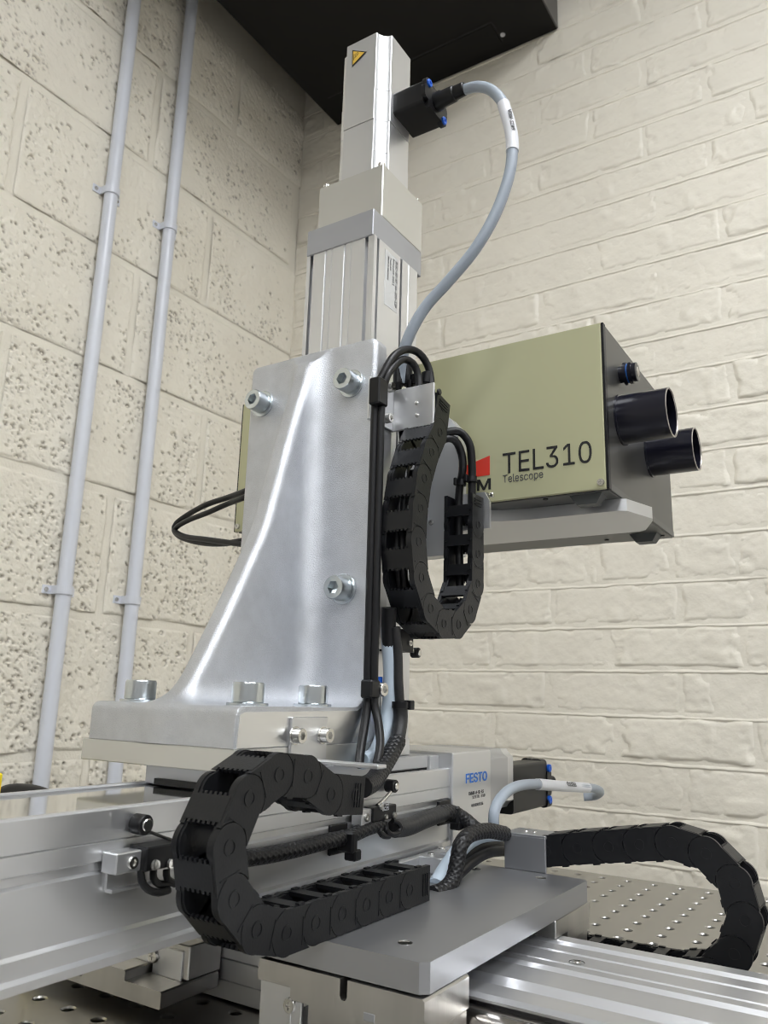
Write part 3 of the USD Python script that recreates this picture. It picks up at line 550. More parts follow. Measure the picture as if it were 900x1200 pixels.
# ---------------------------------------------------------------- drag chains
def chain(name, label, piv, w0, w1, h, axes, sgn, at, ends=(True, True)):
    """piv: pivots in the chain's plane; axes: (a, b, w) world axes; w0..w1 the width; sgn: which side is outward"""
    A, B, W = axes; t = Thing(name, label, 'cable chain', at, group=None)
    piv = np.array(piv, float); r = h / 2; wd = w1 - w0
    for k in range(len(piv) - 1):
        p, q = piv[k], piv[k + 1]; pt = np.linalg.norm(q - p); tt = (q - p) / pt; nn = np.array([tt[1], -tt[0]]) * sgn
        O = p[0] * A + p[1] * B; U = tt[0] * A + tt[1] * B; N = nn[0] * A + nn[1] * B
        first, last = k == 0 and ends[0], k == len(piv) - 2 and ends[1]
        proud = unary_union([Point(0, 0).buffer(r, quad_segs=9), sbox(0, -r * .97, pt * .80, r * .97)]).difference(Point(pt, 0).buffer(r + .0004, quad_segs=10))
        if last: proud = unary_union([Point(0, 0).buffer(r, quad_segs=9), sbox(0, -r * .97, pt * .98, r * .97)])
        if first: proud = sbox(-pt * .35, -r * .97, pt * .80, r * .97).difference(Point(pt, 0).buffer(r + .0004, quad_segs=10))
        back = unary_union([Point(pt, 0).buffer(r * .94, quad_segs=8), sbox(pt * .3, -r * .9, pt, r * .9)])
        ms = []
        for s in (0, 1):
            wa = w1 if s else w0; sg = -1 if s else 1
            def slab(poly, o, d):
                base = O + W * (wa + sg * o); m = ext(poly, base, U, N, .001)
                # thickness along W
                v = m.vertices - base; c = v @ np.cross(U, N) / .001
                v = v - np.outer(v @ np.cross(U, N), np.cross(U, N)); return trimesh.Trimesh(base + v + np.outer(c * d * sg, W), m.faces if np.dot(np.cross(U, N), W) * sg > 0 else m.faces[:, ::-1], process=False)
            ms += [slab(proud, .0003, .0028)] + ([] if last else [slab(back, .0029, .0016)])
            ring = Point(0, 0).buffer(.0034, quad_segs=6).difference(Point(0, 0).buffer(.0026, quad_segs=6))
            ms.append(slab(ring, .0000, .0006))
            if last or first:
                xo = pt * .62 if last else -pt * .2
                for e in range(3): ms.append(slab(sbox(xo + e * .0022, -r * .6, xo + e * .0022 + .001, r * .6), -.0003, .001))
            else: ms.append(slab(sbox(pt * .52, -r * .5, pt * .55, r * .75), .0000, .0006))
            clip = sbox(pt * .42, -r - .0006, pt * .62, -r + .0016); ms.append(slab(clip, .0012, .0022))
        lk = t.add('link', cat(*ms), 'chain', smooth=30)
        def bar(n0, n1, t0, t1, teeth):
            pieces = [(t0, t1, w0 + .0018, w1 - .0018)]
            if teeth:
                m_ = 6; span = (wd - .0075) / m_
                for e in range(m_):
                    c = w0 + .0037 + (e + .5) * span
                    pieces += [(t0 - .0013, t0 + .0002, c - span * .27, c + span * .27), (t1 - .0002, t1 + .0013, c - span * .27, c + span * .27)]
            out = []
            for a0, a1, b0, b1 in pieces:
                P = np.array([O + U * a + N * n_ + W * b for a in (a0, a1) for n_ in (n0, n1) for b in (b0, b1)]); out.append(trimesh.convex.convex_hull(P))
            return cat(*out)
        t.add('crossbar', bar(r * .82, r * .99, pt * .17, pt * .70, True), 'chain', lk, smooth=25)
        t.add('crossbar', bar(-r * .99, -r * .80, pt * .26, pt * .62, False), 'chain', lk, smooth=25)
    return t
big = [(.3455, .1202), (.3246, .1222), (.3062, .1315), (.2855, .1335), (.2668, .1252), (.2568, .1072), (.2615, .0872), (.2765, .0730), (.2962, .0676), (.3170, .0676), (.3377, .0676), (.3585, .0676), (.3792, .0676), (.4000, .0676), (.4225, .0676)]
chain('cable_chain', 'large black cable chain looping in front of the long beam', big, -.2590, -.2350, .0190, (Y3, Z3, X3), 1, (-.247, .33, .058))
up = [(.4735, .3715), (.4695, .3516), (.4580, .3335), (.4486, .3125), (.4440, .2909), (.4425, .2680), (.4470, .2450), (.4597, .2262), (.4785, .2178), (.5000, .2192), (.5180, .2315), (.5302, .2520), (.5304, .2745), (.5303, .2968), (.5303, .3200)]
chain('cable_chain', 'black cable chain hanging in a U beside the column, below the telescope', up, -.2825, -.2580, .0198, (Y3, Z3, X3), 1, (-.27, .487, .21))
far = [(-.2240, .0690), (-.2118, .0716), (-.1907, .0757), (-.1699, .0792), (-.1503, .0826), (-.1303, .0858), (-.1106, .0818), (-.0958, .0677), (-.0914, .0480), (-.0985, .0290), (-.1130, .0150), (-.1335, .0108), (-.1540, .0104), (-.1745, .0103), (-.1950, .0103), (-.2155, .0103), (-.2360, .0103), (-.2565, .0103)]
chain('cable_chain', 'black cable chain arching over the breadboard at right and back under the rail', far, .5370, .5610, .0200, (X3, Z3, Y3), -1, (-.16, .55, 0))

# chain brackets
t = Thing('chain_bracket', 'bent aluminium plate screwed to the bracket foot, holding the large cable chain', 'bracket', (-.27, .37, .134))
xl, yl, yr = -.2902, (-0.2898, 0.358, 0.1469)[1], (-0.2898, 0.3912, 0.1463)[1]
t.add('upright_leg', cb(xl, xl + .0020, yl, yr, .1322, .1560, .0004), 'anodised_light')
t.add('shelf', cb(xl, -.2360, yl + .008, .375, .1312, .1334, .0005), 'anodised_light')
for p in [(-0.288, 0.3607, 0.146), (-0.288, 0.3863, 0.1457)]: socket_bolt(p, X3, .0042, .0048, 'stainless', t, name='screw', washer=(.005, .0008))
t = Thing('chain_bracket', 'pale square angle plate with two rivets holding the top of the hanging cable chain', 'bracket', (-.275, .461, .37))
t.add('front_plate', cb(-.2922, -.2588, .4605, .4628, .3548, .3863, .0004), 'anodised_light')
t.add('side_flange', cb(-.2945, -.2922, .4300, .4628, .3548, .3863, .0004), 'anodised_light')
for p in [(-0.2725, 0.4605, 0.3729), (-0.272, 0.4605, 0.3635)]: t.add('rivet', lathe(p, -Y3, [(0, .0016), (.0010, .0013), (.0014, .0006), (.0014, 0)], 14), 'stainless')
for p in [(-0.2922, 0.4534, 0.3858), (-0.2922, 0.4512, 0.3617)]: socket_bolt(p, X3, .0036, .0044, 'stainless', t, name='screw')
t.add('screw', cyl((-.2580, .4650, .3800), (-.2560, .4650, .3800), .0024, 14), 'black_plastic')
t = Thing('chain_bracket', 'narrow upright aluminium plate behind the near end of the hanging cable chain', 'bracket', (-.26, .543, .31))
t.add('plate', ext(Polygon([(-.283, .2960), (-.2540, .2960), (-.2540, .3170), (-.2582, .3250), (-.283, .3250)]), (0, .5440, 0), X3, Z3, .0026), 'anodised_light')
t.add('screw', cyl((-0.2535, 0.5424, 0.3222), (-0.2535, 0.5424, 0.3222) + X3 * .0025, .0022, 14), 'stainless')
t = Thing('chain_bracket', 'square aluminium cover plate standing on the grey plate, where the far cable chain starts', 'bracket', (-.225, .54, .058))
t.add('front_plate', cb(-.2406, -.2110, .5345, .5365, .0582, .0800, .0004), 'plate_metal')
t.add('top_plate', cb(-.2406, -.2110, .5347, .5600, .0790, .0812, .0004), 'plate_metal')
for x in (-.2300, -.2240): t.add('rivet', lathe((x, .5475, .0812), Z3, [(0, .0016), (.0006, .0012), (.0006, 0)], 14), 'stainless')
t = Thing('clamp_bracket', 'small bent aluminium clamp with a hook at the end of the lower chain run', 'bracket', (-.276, .43, .058))
c0, c1 = (-0.293, 0.4869, 0.0675), (-0.2768, 0.4894, 0.0675)
t.add('strap', cat(cb(-.2792, -.2610, c0[1] - .002, c0[1] + .024, .0582, .0680, .0006)), 'anodised_light')
t.add('tab', cb(-.2700, -.2640, c0[1] + .010, c0[1] + .020, .0680, .0692, .0004), 'anodised')
t.add('screw', pan_screw((-.2740, c0[1] + .006, .0680), Z3, .0024, .0014), 'stainless')

# ---------------------------------------------------------------- telescope
t = Thing('telescope', 'olive green and grey telescope box with two black tubes, lettered TEL310', 'telescope', (-.35, .66, .3215))
tx0, tx1, ty0, ty1, tz0, tz1 = -.5350, -.1676, .5600, .7585, .3215, .4535
t.add('housing', cb(tx0 + .001, tx1, ty0 + .0030, ty1, tz0 + .0006, tz1, .0006), 'grey_panel')
t.add('front_panel', cb(tx0, tx1 - .0016, ty0, ty0 + .0028, tz0, tz1, .0006), 'green', label='olive green front panel')
[t.add('edge_trim', w, 'black_plastic') for w in (cb(tx1 - .0014, tx1 + .0006, ty0 + .0002, ty0 + .0055, tz0, tz1, .0003), cb(tx0 - .0012, tx0, ty0 + .0002, ty0 + .0055, tz0, tz1, .0003))]
t.add('base_seam', cat(cb(tx1 - .001, tx1 + .0004, ty0 + .006, ty1, tz0, tz0 + .0055, .0003)), 'grey_under')
t.add('underside', cb(tx0 + .002, tx1 - .001, ty0 + .0035, ty1 - .001, tz0 - .0008, tz0 + .001, .0003), 'grey_under')
o = (-0.2521, 0.56, 0.3429); T0 = (-0.2519, 0.56, 0.3605)
t.add('lettering', words('TEL310', .0168, (o[0], ty0, o[2] + .0002), X3, Z3, .0003, False, .0720), 'ink', label='large black lettering')
o = (-0.2514, 0.56, 0.3358)
t.add('lettering', words('Telescope', .0062, (o[0], ty0, o[2]), X3, Z3, .0003, False, .0335), 'ink_grey', label='small grey lettering')
a, b, c = [(-0.2845, 0.56, 0.3507), (-0.2624, 0.56, 0.3599), (-0.2624, 0.56, 0.3442)]
lg = t.add('logo_triangle', ext(Polygon([(-.3230, .3440), (c[0], c[2] - .0005), (b[0], b[2])]), (0, ty0, 0), X3, Z3, .0003), 'red', label='red triangle of the logo')
o = (-0.2625, 0.56, 0.3322)
t.add('logo_letters', words('M', .0088, (o[0] - .0125, ty0, o[2] - .0002), X3, Z3, .0003, True, .0122), 'ink')
for p in (-.1730, -.5310, -.2645):
    for z in (.3265,): t.add('corner_screw', pan_screw((p, ty0, z), -Y3, .0028, .0020), 'stainless')
for yc, zc, rr, xe, lab in ((.6010, .3868, .0193, -.1290, 'upper near black tube'), (.6860, .3815, .0186, -.1285, 'lower far black tube')):
    tb = t.add('tube', lathe((tx1, yc, zc), X3, [(0, 0), (0, rr + .0012), (.0016, rr + .0012), (.0018, rr), (xe - tx1, rr), (xe - tx1, rr - .0012), (.004, rr - .0014), (.004, 0)], 56), 'tube_black', label=lab)
    t.add('rim', lathe((xe, yc, zc), X3, [(-.0002, rr + .0001), (.0003, rr + .00005), (.0003, rr - .0011), (-.0006, rr - .0013)], 56), 'tube_rim', tb)
    t.add('lens', lathe((tx1 + .0042, yc, zc), X3, [(0, rr - .002), (.0012, rr * .5), (.0016, 0)], 32), 'tube_black', tb)
k = t.add('focus_knob', lathe((tx1, .6035, .4262), X3, [(0, 0), (0, .0068), (.0035, .0068), (.0036, .0092), (.0058, .0092), (.0059, .0074), (.0075, .0074), (.0076, .0088), (.0102, .0088), (.0103, .0076), (.0135, .0076), (.0140, .0064), (.0140, 0)], 28), 'tube_black')
t.add('knob_ring', lathe((tx1 + .0062, .6035, .4262), X3, [(0, .0079), (.001, .0079)], 28), 'blue', k); t.add('knob_tip', lathe((tx1 + .0140, .6035, .4262), X3, [(0, .0040), (.0004, .0036), (.0004, 0)], 20), 'tube_rim', k)
def foot(x0, x1, y0, y1):
    P = [(x0, y0, tz0), (x1, y0, tz0), (x1, y1, tz0), (x0, y1, tz0)]; g = .0055
    P += [(x0 + g, y0 + g * .4, tz0 - .0082), (x1 - g, y0 + g * .4, tz0 - .0082), (x1 - g, y1 - g * .4, tz0 - .0082), (x0 + g, y1 - g * .4, tz0 - .0082)]
    return trimesh.convex.convex_hull(np.array(P))
for f in ((-.2000, -.1740, .5660, .5800), (-.2000, -.1740, .7250, .7430), (-.528, -.502, .5660, .5800), (-.528, -.502, .7250, .7430)): t.add('foot', foot(*f), 'rubber')
for p in ((-.2185, .5665), (-.1800, .5860), (-.1740, .7420), (-.2250, .7400)): t.add('underside_screw', cyl((p[0], p[1], tz0 - .0018), (p[0], p[1], tz0), .0022, 12), 'black_plastic')

t = Thing('telescope_mount', 'grey angled mounting plate joining the column slide to the telescope underside', 'bracket', (-.33, .56, .29))
sh = Polygon([(-.385, .5450), (-.2950, .5450), (-.2930, .5600), (-.2820, .5760), (-.2640, .5860), (-.2420, .5900), (-.1700, .5905), (-.1640, .5930), (-.1540, .6280), (-.1560, .6360), (-.1700, .6680), (-.1760, .6720), (-.385, .6720)])
t.add('shelf', ext(sh, (0, 0, .3112), X3, Y3, .0094), 'mount')
t.add('upright', ext(Polygon([(-.402, .2760), (-.2765, .2760), (-.2765, .3770), (-.2860, .3880), (-.402, .3880)]), (0, .5462, 0), X3, Z3, .0135), 'mount')
t.add('slide', cb(-.366, -.312, .5170, .5325, .295, .375, .0005), 'anodised_dark')
for p in [(-0.2999, 0.5325, 0.3028)]: t.add('screw', pan_screw(p, -Y3, .0022, .0015), 'stainless')

# ---------------------------------------------------------------- cables of the machine
def single(name, P, r, m, label, cat_, n=14, br=False): return top(name, braid(P, r) if br else cable(P, r, n), m, label, cat_, smooth=40)
P = [(-0.279, 0.4121, 0.1281), (-0.2825, 0.4182, 0.136), (-0.2855, 0.426, 0.1498), (-0.287, 0.4308, 0.1638), (-0.2872, 0.4305, 0.1823), (-0.2872, 0.4301, 0.2147), (-0.2872, 0.4296, 0.2593), (-0.2872, 0.4292, 0.3117), (-0.2872, 0.4289, 0.354), (-0.2865, 0.4289, 0.3738), (-0.283, 0.4346, 0.3916), (-0.2805, 0.4424, 0.4045), (-0.278, 0.4544, 0.413), (-0.275, 0.4663, 0.4141), (-0.272, 0.4739, 0.407), (-0.27, 0.4758, 0.3952), (-0.269, 0.4744, 0.3838)]
single('cable', P, .0028, 'cable_black', 'black cable rising along the bracket edge and looping highest over the angle plate', 'cable')
P = [(-0.269, 0.4155, 0.1277), (-0.272, 0.4237, 0.1404), (-0.279, 0.4314, 0.1536), (-0.2832, 0.4327, 0.1655), (-0.2832, 0.4318, 0.1824), (-0.2832, 0.4315, 0.2147), (-0.2832, 0.4311, 0.2593), (-0.2832, 0.4309, 0.3116), (-0.2832, 0.4308, 0.354), (-0.283, 0.4318, 0.3716), (-0.281, 0.434, 0.3859), (-0.28, 0.4442, 0.3985), (-0.279, 0.4528, 0.4049), (-0.277, 0.4615, 0.4046), (-0.275, 0.4657, 0.3965), (-0.273, 0.4652, 0.3814)]
single('cable', P, .0027, 'cable_black', 'black cable rising beside the bracket edge with the lower inner loop over the angle plate', 'cable')
t = Thing('cable_tie', 'broad black clip binding the upright cables near the top bolt', 'cable tie', (-0.284, 0.4304, 0.3757))
a, b = [(-0.2845, 0.4232, 0.364), (-0.284, 0.4318, 0.3794)]
t.add('band', cb(-.2885, -.2795, a[1] - .001, b[1] + .002, a[2] - .002, b[2] + .002, .001), 'black_plastic')
t = Thing('cable_tie', 'broad black clip binding the upright cables just above the bracket foot', 'cable tie', (-0.285, 0.4306, 0.1733))
a, b = [(-0.2845, 0.4258, 0.1674), (-0.284, 0.4347, 0.1787)]
t.add('band', cb(-.2890, -.2802, a[1] - .001, b[1] + .0005, a[2], b[2], .001), 'black_plastic')
sc = (-0.283, 0.4385, 0.173); socket_bolt(sc, X3, .0044, .0040, 'stainless', t, name='screw')
t = Thing('fitting', 'small blue push-in air fitting beside the upright cables above the foot', 'fitting', (-0.29, 0.4485, 0.1693))
t.add('collar', cyl((-0.29, 0.4486, 0.1769), (-0.29, 0.4484, 0.1813), .0022, 16), 'blue_plastic'); t.add('body', cyl((-0.29, 0.4482, 0.1569), (-0.29, 0.4486, 0.1769), .0016, 16), 'stainless'); t.add('collar', cyl((-0.29, 0.449, 0.1515), (-0.29, 0.4486, 0.1579), .0022, 16), 'blue_plastic')
P = [(-0.283, 0.4468, 0.2133), (-0.283, 0.4484, 0.2012), (-0.283, 0.4514, 0.1831), (-0.284, 0.4523, 0.1657), (-0.285, 0.4499, 0.1506), (-0.2855, 0.4442, 0.1391), (-0.2845, 0.4351, 0.1322), (-0.283, 0.4207, 0.1299)]
single('air_hose', P, .0050, 'tube_blue', 'pale blue-grey air hose bending down from under the hanging chain to the foot', 'hose', 18)
single('hose_end', [(-0.28, 0.4424, 0.2257), (-0.2815, 0.4449, 0.2131), (-0.283, 0.4484, 0.2006)], .0048, 'black_plastic', 'short black hose end just above the pale blue-grey hose', 'hose')
P = [(-0.277, 0.4456, 0.2131), (-0.277, 0.4496, 0.1968), (-0.277, 0.4515, 0.1777), (-0.277, 0.4544, 0.1589), (-0.276, 0.4521, 0.1499)]
single('braided_cable', P, .0032, 'shrink', 'black heat-shrunk cable running down right of the pale hose', 'cable')
P = [(-0.276, 0.4525, 0.1659), (-0.2755, 0.4527, 0.1536), (-0.274, 0.4462, 0.1396)]
single('shrink_sleeve', P, .0046, 'shrink', 'matt black shrink sleeve above the braided bend beside the foot', 'sleeve')
P = [(-0.274, 0.4472, 0.1417), (-0.271, 0.4336, 0.1336), (-0.266, 0.4156, 0.1259), (-0.26, 0.3984, 0.1213), (-0.252, 0.3762, 0.1203)]
single('braided_sleeve', P, .0052, 'braid', 'black braided sleeve bending into the top end of the large chain', 'sleeve', br=True)
t = Thing('cable_tie', 'small black cable tie around the sleeve right of the pale hose', 'cable tie', (-0.275, 0.4509, 0.1638))
a = (-0.2755, 0.4518, 0.1638); t.add('band', lathe(a - Z3 * .002, Z3, [(0, .0049), (0, .0054), (.004, .0054), (.004, .0049)], 20), 'black_plastic'); t.add('head', cb(a[0] - .001, a[0] + .006, a[1] + .003, a[1] + .0085, a[2] - .003, a[2] + .003, .0006), 'black_plastic')

# cables inside the hanging chain's two ends
single('cable', [(-0.2857, 0.505, 0.3575), (-0.2786, 0.512, 0.3667), (-0.2695, 0.52, 0.3691), (-0.2637, 0.526, 0.3603), (-0.2629, 0.529, 0.3439), (-0.2636, 0.5305, 0.3206), (-0.2635, 0.5305, 0.2808), (-0.2639, 0.53, 0.2485)], .0031, 'cable_black', 'black cable arching into the near end of the hanging chain, outer of two', 'cable')
single('cable', [(-0.2856, 0.505, 0.3521), (-0.2785, 0.512, 0.3619), (-0.2731, 0.52, 0.3627), (-0.2703, 0.526, 0.353), (-0.2702, 0.5275, 0.3397), (-0.2746, 0.5305, 0.3218), (-0.2743, 0.5305, 0.2817), (-0.2731, 0.53, 0.249)], .0031, 'cable_black', 'black cable arching into the near end of the hanging chain, inner of two', 'cable')
t = Thing('cable_tie', 'pair of black tie loops around both cables at the near chain end', 'cable tie', (-0.2687, 0.529, 0.331))
for p in [(-0.2715, 0.528, 0.3304), (-0.2629, 0.529, 0.3323)]: t.add('band', lathe(np.array(p) - Z3 * .0022, Z3, [(0, .0030), (0, .0040), (.0044, .0040), (.0044, .0030)], 18), 'black_plastic'); t.add('head', cb(p[0] - .005, p[0] - .0025, p[1] - .004, p[1] - .001, p[2] - .002, p[2] + .004, .0005), 'black_plastic')
single('air_hose', [(-0.2922, 0.4665, 0.3949), (-0.293, 0.4685, 0.381), (-0.2881, 0.468, 0.3472), (-0.2794, 0.452, 0.3042), (-0.2765, 0.4445, 0.2668), (-0.2771, 0.45, 0.2389)], .0026, 'cable_black', 'black hose running inside the hanging chain', 'hose')
single('cable', [(-0.2857, 0.4715, 0.3967), (-0.2859, 0.4725, 0.381), (-0.2838, 0.468, 0.3465), (-0.276, 0.452, 0.3038), (-0.2718, 0.4445, 0.2664), (-0.2725, 0.45, 0.2387)], .0026, 'cable_black', 'black cable running inside the hanging chain beside the hose', 'cable')
t = Thing('hose_end', 'cluster of black hose ends standing behind the pale angle plate', 'hose', (-0.2898, 0.472, 0.4018))
for p, q, r in [((-0.2933, 0.4685, 0.3931), (-0.2939, 0.4685, 0.4123), 0.0042), ((-0.2879, 0.473, 0.3937), (-0.2883, 0.473, 0.4101), 0.0036), ((-0.2822, 0.4745, 0.3931), (-0.2824, 0.4745, 0.4012), 0.0042), ((-0.2734, 0.4755, 0.3931), (-0.2728, 0.4755, 0.4017), 0.0044)]: t.add('sleeve_end', cyl(p, q, r, 16), 'black_plastic')

# lower cables between the chains
A1 = [(-0.246, 0.4458, 0.056), (-0.244, 0.4547, 0.0571), (-0.243, 0.4647, 0.0618), (-0.2425, 0.4693, 0.0719), (-0.242, 0.4728, 0.0804), (-0.242, 0.4857, 0.0848), (-0.2415, 0.5111, 0.0843), (-0.24, 0.535, 0.0798)]
single('braided_sleeve', A1, .0046, 'braid', 'black braided sleeve in an S-bend from the lower chain end up to the cover plate', 'sleeve', br=True)
single('air_hose', [(-0.254, 0.4645, 0.0556), (-0.255, 0.4795, 0.0629), (-0.256, 0.5001, 0.0717), (-0.255, 0.5208, 0.0761), (-0.251, 0.5594, 0.0718)], .0062, 'tube_blue', 'pale blue-grey hose behind the S-bend sleeve at the cover plate', 'hose', 18)
single('cable', [(-0.251, 0.4623, 0.0525), (-0.25, 0.477, 0.059), (-0.25, 0.4982, 0.0669), (-0.25, 0.521, 0.0707), (-0.249, 0.5549, 0.0698)], .0042, 'cable_black', 'black cable under the pale hose, upper of two entering the cover plate', 'cable')
single('cable', [(-0.247, 0.455, 0.0534), (-0.246, 0.4761, 0.0616), (-0.246, 0.5, 0.0672), (-0.246, 0.5232, 0.0687), (-0.245, 0.5459, 0.0669)], .0034, 'cable_black', 'black cable under the pale hose, lower of two entering the cover plate', 'cable')
HB = [(-0.2825, 0.3004, 0.0899), (-0.2825, 0.3277, 0.0884), (-0.2822, 0.3474, 0.0879), (-0.2822, 0.369, 0.088), (-0.2822, 0.3885, 0.0885), (-0.2826, 0.4083, 0.0883), (-0.2822, 0.4274, 0.0907), (-0.2826, 0.4432, 0.0914)]
single('braided_sleeve', HB, .0040, 'braid', 'long black braided sleeve clipped along the beam, behind the large chain', 'sleeve', br=True)
single('shrink_sleeve', [(-0.281, 0.4569, 0.0876), (-0.2805, 0.4729, 0.0869), (-0.2808, 0.4946, 0.0888), (-0.2815, 0.5222, 0.0904)], .0056, 'shrink', 'matt dark shrink sleeve on the beam right of the small switch', 'sleeve', 18)
single('braided_sleeve', [(-0.2815, 0.5173, 0.0909), (-0.28, 0.5335, 0.0897), (-0.274, 0.5417, 0.0846), (-0.266, 0.5433, 0.079), (-0.258, 0.5488, 0.0741), (-0.255, 0.5683, 0.0692)], .0050, 'braid', 'black braided sleeve drooping from the beam clip to the cover plate', 'sleeve', br=True)
for k, (p, lab) in enumerate(zip([(-0.2865, 0.4045, 0.0867), (-0.2865, 0.5341, 0.0888)], ('black square cable clip on the beam behind the large chain', 'black square cable clip on the beam nearest the motor'))):
    t = Thing('cable_clip', lab, 'cable clip', p); p = np.array(p)
    t.add('base', cb(-.2886, -.2862, p[1] - .0085, p[1] + .0085, p[2] - .0078, p[2] + .0088, .0006), 'black_plastic')
    t.add('band', cb(-.2862, -.2745, p[1] - .0028, p[1] + .0028, p[2] - .0062, p[2] + .0055, .0012), 'black_plastic'); t.add('head', cb(-.2820, -.2740, p[1] - .001, p[1] + .006, p[2] - .0105, p[2] - .0045, .0008), 'black_plastic')

# cable loop left of the bracket
lp = [[(-0.4971, 0.559, 0.3659), (-0.4599, 0.5, 0.3422), (-0.4903, 0.505, 0.3392), (-0.5234, 0.51, 0.3368), (-0.551, 0.515, 0.3318), (-0.5694, 0.517, 0.3249), (-0.5692, 0.515, 0.3171), (-0.5531, 0.51, 0.3082), (-0.5229, 0.505, 0.3), (-0.4895, 0.5, 0.2956), (-0.4553, 0.495, 0.2956)], [(-0.4964, 0.559, 0.3574), (-0.4456, 0.485, 0.331), (-0.4743, 0.487, 0.3272), (-0.502, 0.49, 0.3224), (-0.529, 0.495, 0.3198), (-0.5491, 0.5, 0.3164), (-0.5508, 0.5, 0.3117), (-0.5336, 0.497, 0.3049), (-0.5025, 0.49, 0.2987), (-0.4749, 0.485, 0.2932), (-0.441, 0.48, 0.2867)]]
single('cable', lp[0], .0026, 'cable_black', 'thin black cable looping out left of the cast bracket, upper strand outside', 'cable')
single('cable', lp[1], .0024, 'cable_black', 'thin black cable looping out left of the cast bracket, inner strand', 'cable')

# ---------------------------------------------------------------- limit switches
def switch(label, o, sy, full):
    """roller-lever limit switch on the beam; o = its near lower corner on the face, sy = lever side"""
    t = Thing('limit_switch', label, 'switch', o); x, y, z = o
    return t
fx2 = fx
t = Thing('limit_switch', 'black roller-lever switch on the beam, left of the large chain', 'switch', (fx2, .262, .09))
ya, yb = (-0.284, 0.25, 0.1003)[1], (-0.28, 0.2718, 0.0978)[1] + .004
zb, zt = (-0.28, 0.2515, 0.0938)[2], (-0.28, 0.2505, 0.1024)[2]
t.add('body', cb(fx2 + .0015, -.2755, ya, ya + .0235, zb, zt + .001, .0006), 'black_plastic')
for p in [(-0.2752, 0.2547, 0.0961), (-0.2752, 0.2636, 0.0953)]: t.add('screw', socket_ring(p) if False else lathe(p, X3, [(0, 0), (0, .0022), (.0012, .0020), (.0012, .0012), (.0006, .001), (.0006, 0)], 20), 'stainless')
lv = t.add('lever', sweep([(-0.281, 0.2543, 0.109), (-0.281, 0.2608, 0.1065), (-0.281, 0.268, 0.1039)], .0007, 8), 'stainless')
rc = np.array((-0.283, 0.2524, 0.1117)); t.add('roller', cyl(rc - X3 * .004, rc + X3 * .003, .0042, 24), 'black_plastic', lv); t.add('pin', cyl(rc + X3 * .003 + Y3 * .0002, rc + X3 * .0042, .0026, 16), 'stainless', lv)
zc = (-0.281, 0.2408, 0.0972); 
t.add('clamp_block', cb(fx2 + .0002, -.2790, zc[1] - .0035, ya + .001, zc[2] - .0032, zc[2] + .0050, .0005), 'anodised_light')
t.add('clamp_screw', lathe((-.2790, ya - .0042, zc[2] + .0006), X3, [(0, 0), (0, .0026), (.001, .0024), (.001, .0014), (.0002, .0012), (.0002, 0)], 20), 'stainless')
g0, g1 = (-0.287, 0.24, 0.094), (-0.285, 0.2402, 0.0867)
t.add('foot_bracket', cat(cb(fx2, fx2 + .0014, g0[1], ya + .012, g1[2], g0[2] + .002, .0003), cb(fx2, -.2840, g0[1] + .0005, ya + .012, g1[2] - .0008, g1[2] + .0006, .0003)), 'anodised_light')
for a in [[(-0.28, 0.2514, 0.0945), (-0.279, 0.2516, 0.0899), (-0.278, 0.2544, 0.0862), (-0.278, 0.2608, 0.0838), (-0.278, 0.2666, 0.0839)], [(-0.28, 0.2586, 0.0931), (-0.279, 0.2581, 0.0899), (-0.279, 0.2613, 0.087), (-0.279, 0.2672, 0.086)], [(-0.28, 0.266, 0.092), (-0.279, 0.266, 0.0883), (-0.279, 0.2708, 0.0855)]]: t.add('wire', cable(a, .0016, 10), 'cable_black')

t = Thing('limit_switch', 'black roller-lever switch with pale print on the beam, right of the large chain', 'switch', (fx2, .44, .095))
s0, s1 = (-0.279, 0.4346, 0.0937), (-0.279, 0.456, 0.1026)
t.add('body', cb(fx2 + .0015, -.2790, s0[1] - .0055, s1[1], s0[2] + .0005, s1[2], .0006), 'black_plastic')
t.add('face_print', cat(words('V-15', .0024, (-.2790, s0[1] + .0042, s0[2] + .0092), Y3, Z3, .0001, True, .0075), words('2C25', .0022, (-.2790, s0[1] + .0046, s0[2] + .0062), Y3, Z3, .0001, False, .007)), 'white_sticker')
for p in [(-0.2788, 0.4429, 0.096), (-0.2788, 0.4529, 0.0963), (-0.2788, 0.437, 0.1026)]: t.add('screw', lathe(p, X3, [(0, 0), (0, .0019), (.001, .0017), (.001, .0010), (.0004, .0008), (.0004, 0)], 18), 'stainless')
lv = t.add('lever', ext(Polygon([(-.0006, 0), (.0006, 0), (.0006, 1), (-.0006, 1)]), (0, 0, 0), Y3, Z3, .004) if False else sweep([(-0.281, 0.4362, 0.1032), (-0.281, 0.4439, 0.106), (-0.281, 0.4517, 0.11)], [.0012, .0011, .001], 8), 'stainless')
rc = np.array((-0.283, 0.4563, 0.1131)); t.add('roller', cyl(rc - X3 * .004, rc + X3 * .003, .0040, 24), 'black_plastic', lv); t.add('pin', cyl(rc + X3 * .003, rc + X3 * .0042, .0022, 16), 'stainless', lv)
zc = np.array((-0.282, 0.423, 0.0975)); t.add('clamp_block', cb(fx2 + .0002, -.2805, zc[1] - .004, s0[1] - .004, zc[2] - .0045, zc[2] + .0045, .0005), 'anodised_light')
t.add('clamp_screw', lathe((-.2805, zc[1] + .001, zc[2]), X3, [(0, 0), (0, .0026), (.001, .0024), (.001, .0014), (.0002, .0012), (.0002, 0)], 20), 'stainless')
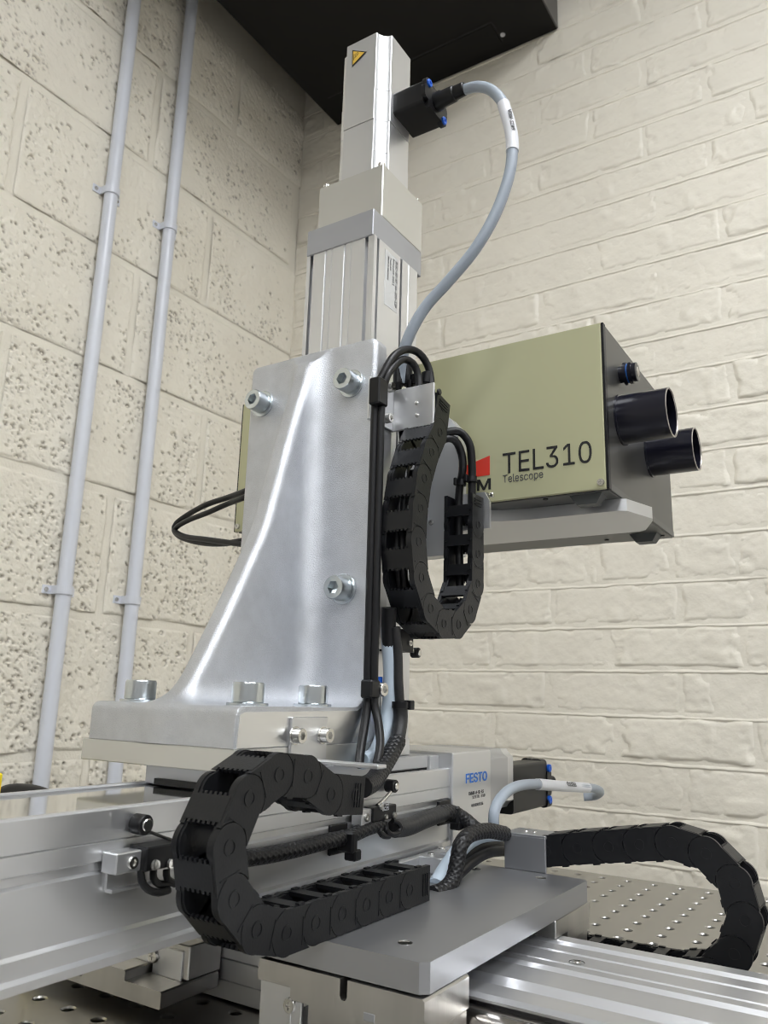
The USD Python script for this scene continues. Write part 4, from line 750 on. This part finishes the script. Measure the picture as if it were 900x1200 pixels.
for a in [[(-0.281, 0.4407, 0.0918), (-0.279, 0.4368, 0.088), (-0.278, 0.4402, 0.0853), (-0.278, 0.4462, 0.0846)], [(-0.281, 0.4466, 0.0917), (-0.278, 0.443, 0.0884), (-0.277, 0.4475, 0.0855), (-0.277, 0.4556, 0.0856), (-0.277, 0.458, 0.0888), (-0.278, 0.4549, 0.0921), (-0.279, 0.4514, 0.0929)]]: t.add('wire', cable(a, .0017, 10), 'cable_black')

t = Thing('limit_switch', 'small black roller switch at the column side just below the hanging chain', 'switch', (-0.295, 0.4889, 0.2053))
s0, s1 = (-0.29, 0.4728, 0.1995), (-0.29, 0.492, 0.212)
t.add('body', cb(-.3068, -.2900, s0[1], s1[1], s0[2], s1[2] + .003, .0006), 'black_plastic')
t.add('screw', lathe((-0.2899, 0.4868, 0.2057), X3, [(0, 0), (0, .0022), (.001, .002), (.001, .001), (.0004, .0008), (.0004, 0)], 18), 'stainless')
rc = np.array((-0.292, 0.4983, 0.1999)); lv = t.add('lever', sweep([(-.2915, s1[1] - .001, s0[2] + .004), (-.2915, s1[1] + .002, s0[2] + .001), rc], .0011, 8), 'stainless')
t.add('roller', cyl(rc - X3 * .003, rc + X3 * .003, .0036, 20), 'black_plastic', lv); t.add('pin', cyl(rc + X3 * .003, rc + X3 * .004, .0024, 16), 'stainless', lv)

# ---------------------------------------------------------------- left edge
t = Thing('yellow_block', 'bright yellow block standing behind the long beam at the left picture edge', 'block', (-.47, .30, .12))
e = (-0.4873, 0.318, 0.1147)
t.add('body', cb(e[0] - .03, e[0], .30, .318, -.0115 + .012, e[2], .001), 'yellow_plastic')
hp = [(-0.7255, 0.45, 0.0519), (-0.7007, 0.45, 0.0709), (-0.6794, 0.45, 0.0792), (-0.6548, 0.45, 0.0815), (-0.6329, 0.45, 0.0808), (-0.611, 0.45, 0.0765), (-0.5948, 0.46, 0.0622), (-0.5818, 0.47, 0.039)]
single('corrugated_hose', hp, .0050, 'cable_black', 'black ribbed hose arching behind the long beam at the left edge', 'hose', 18)
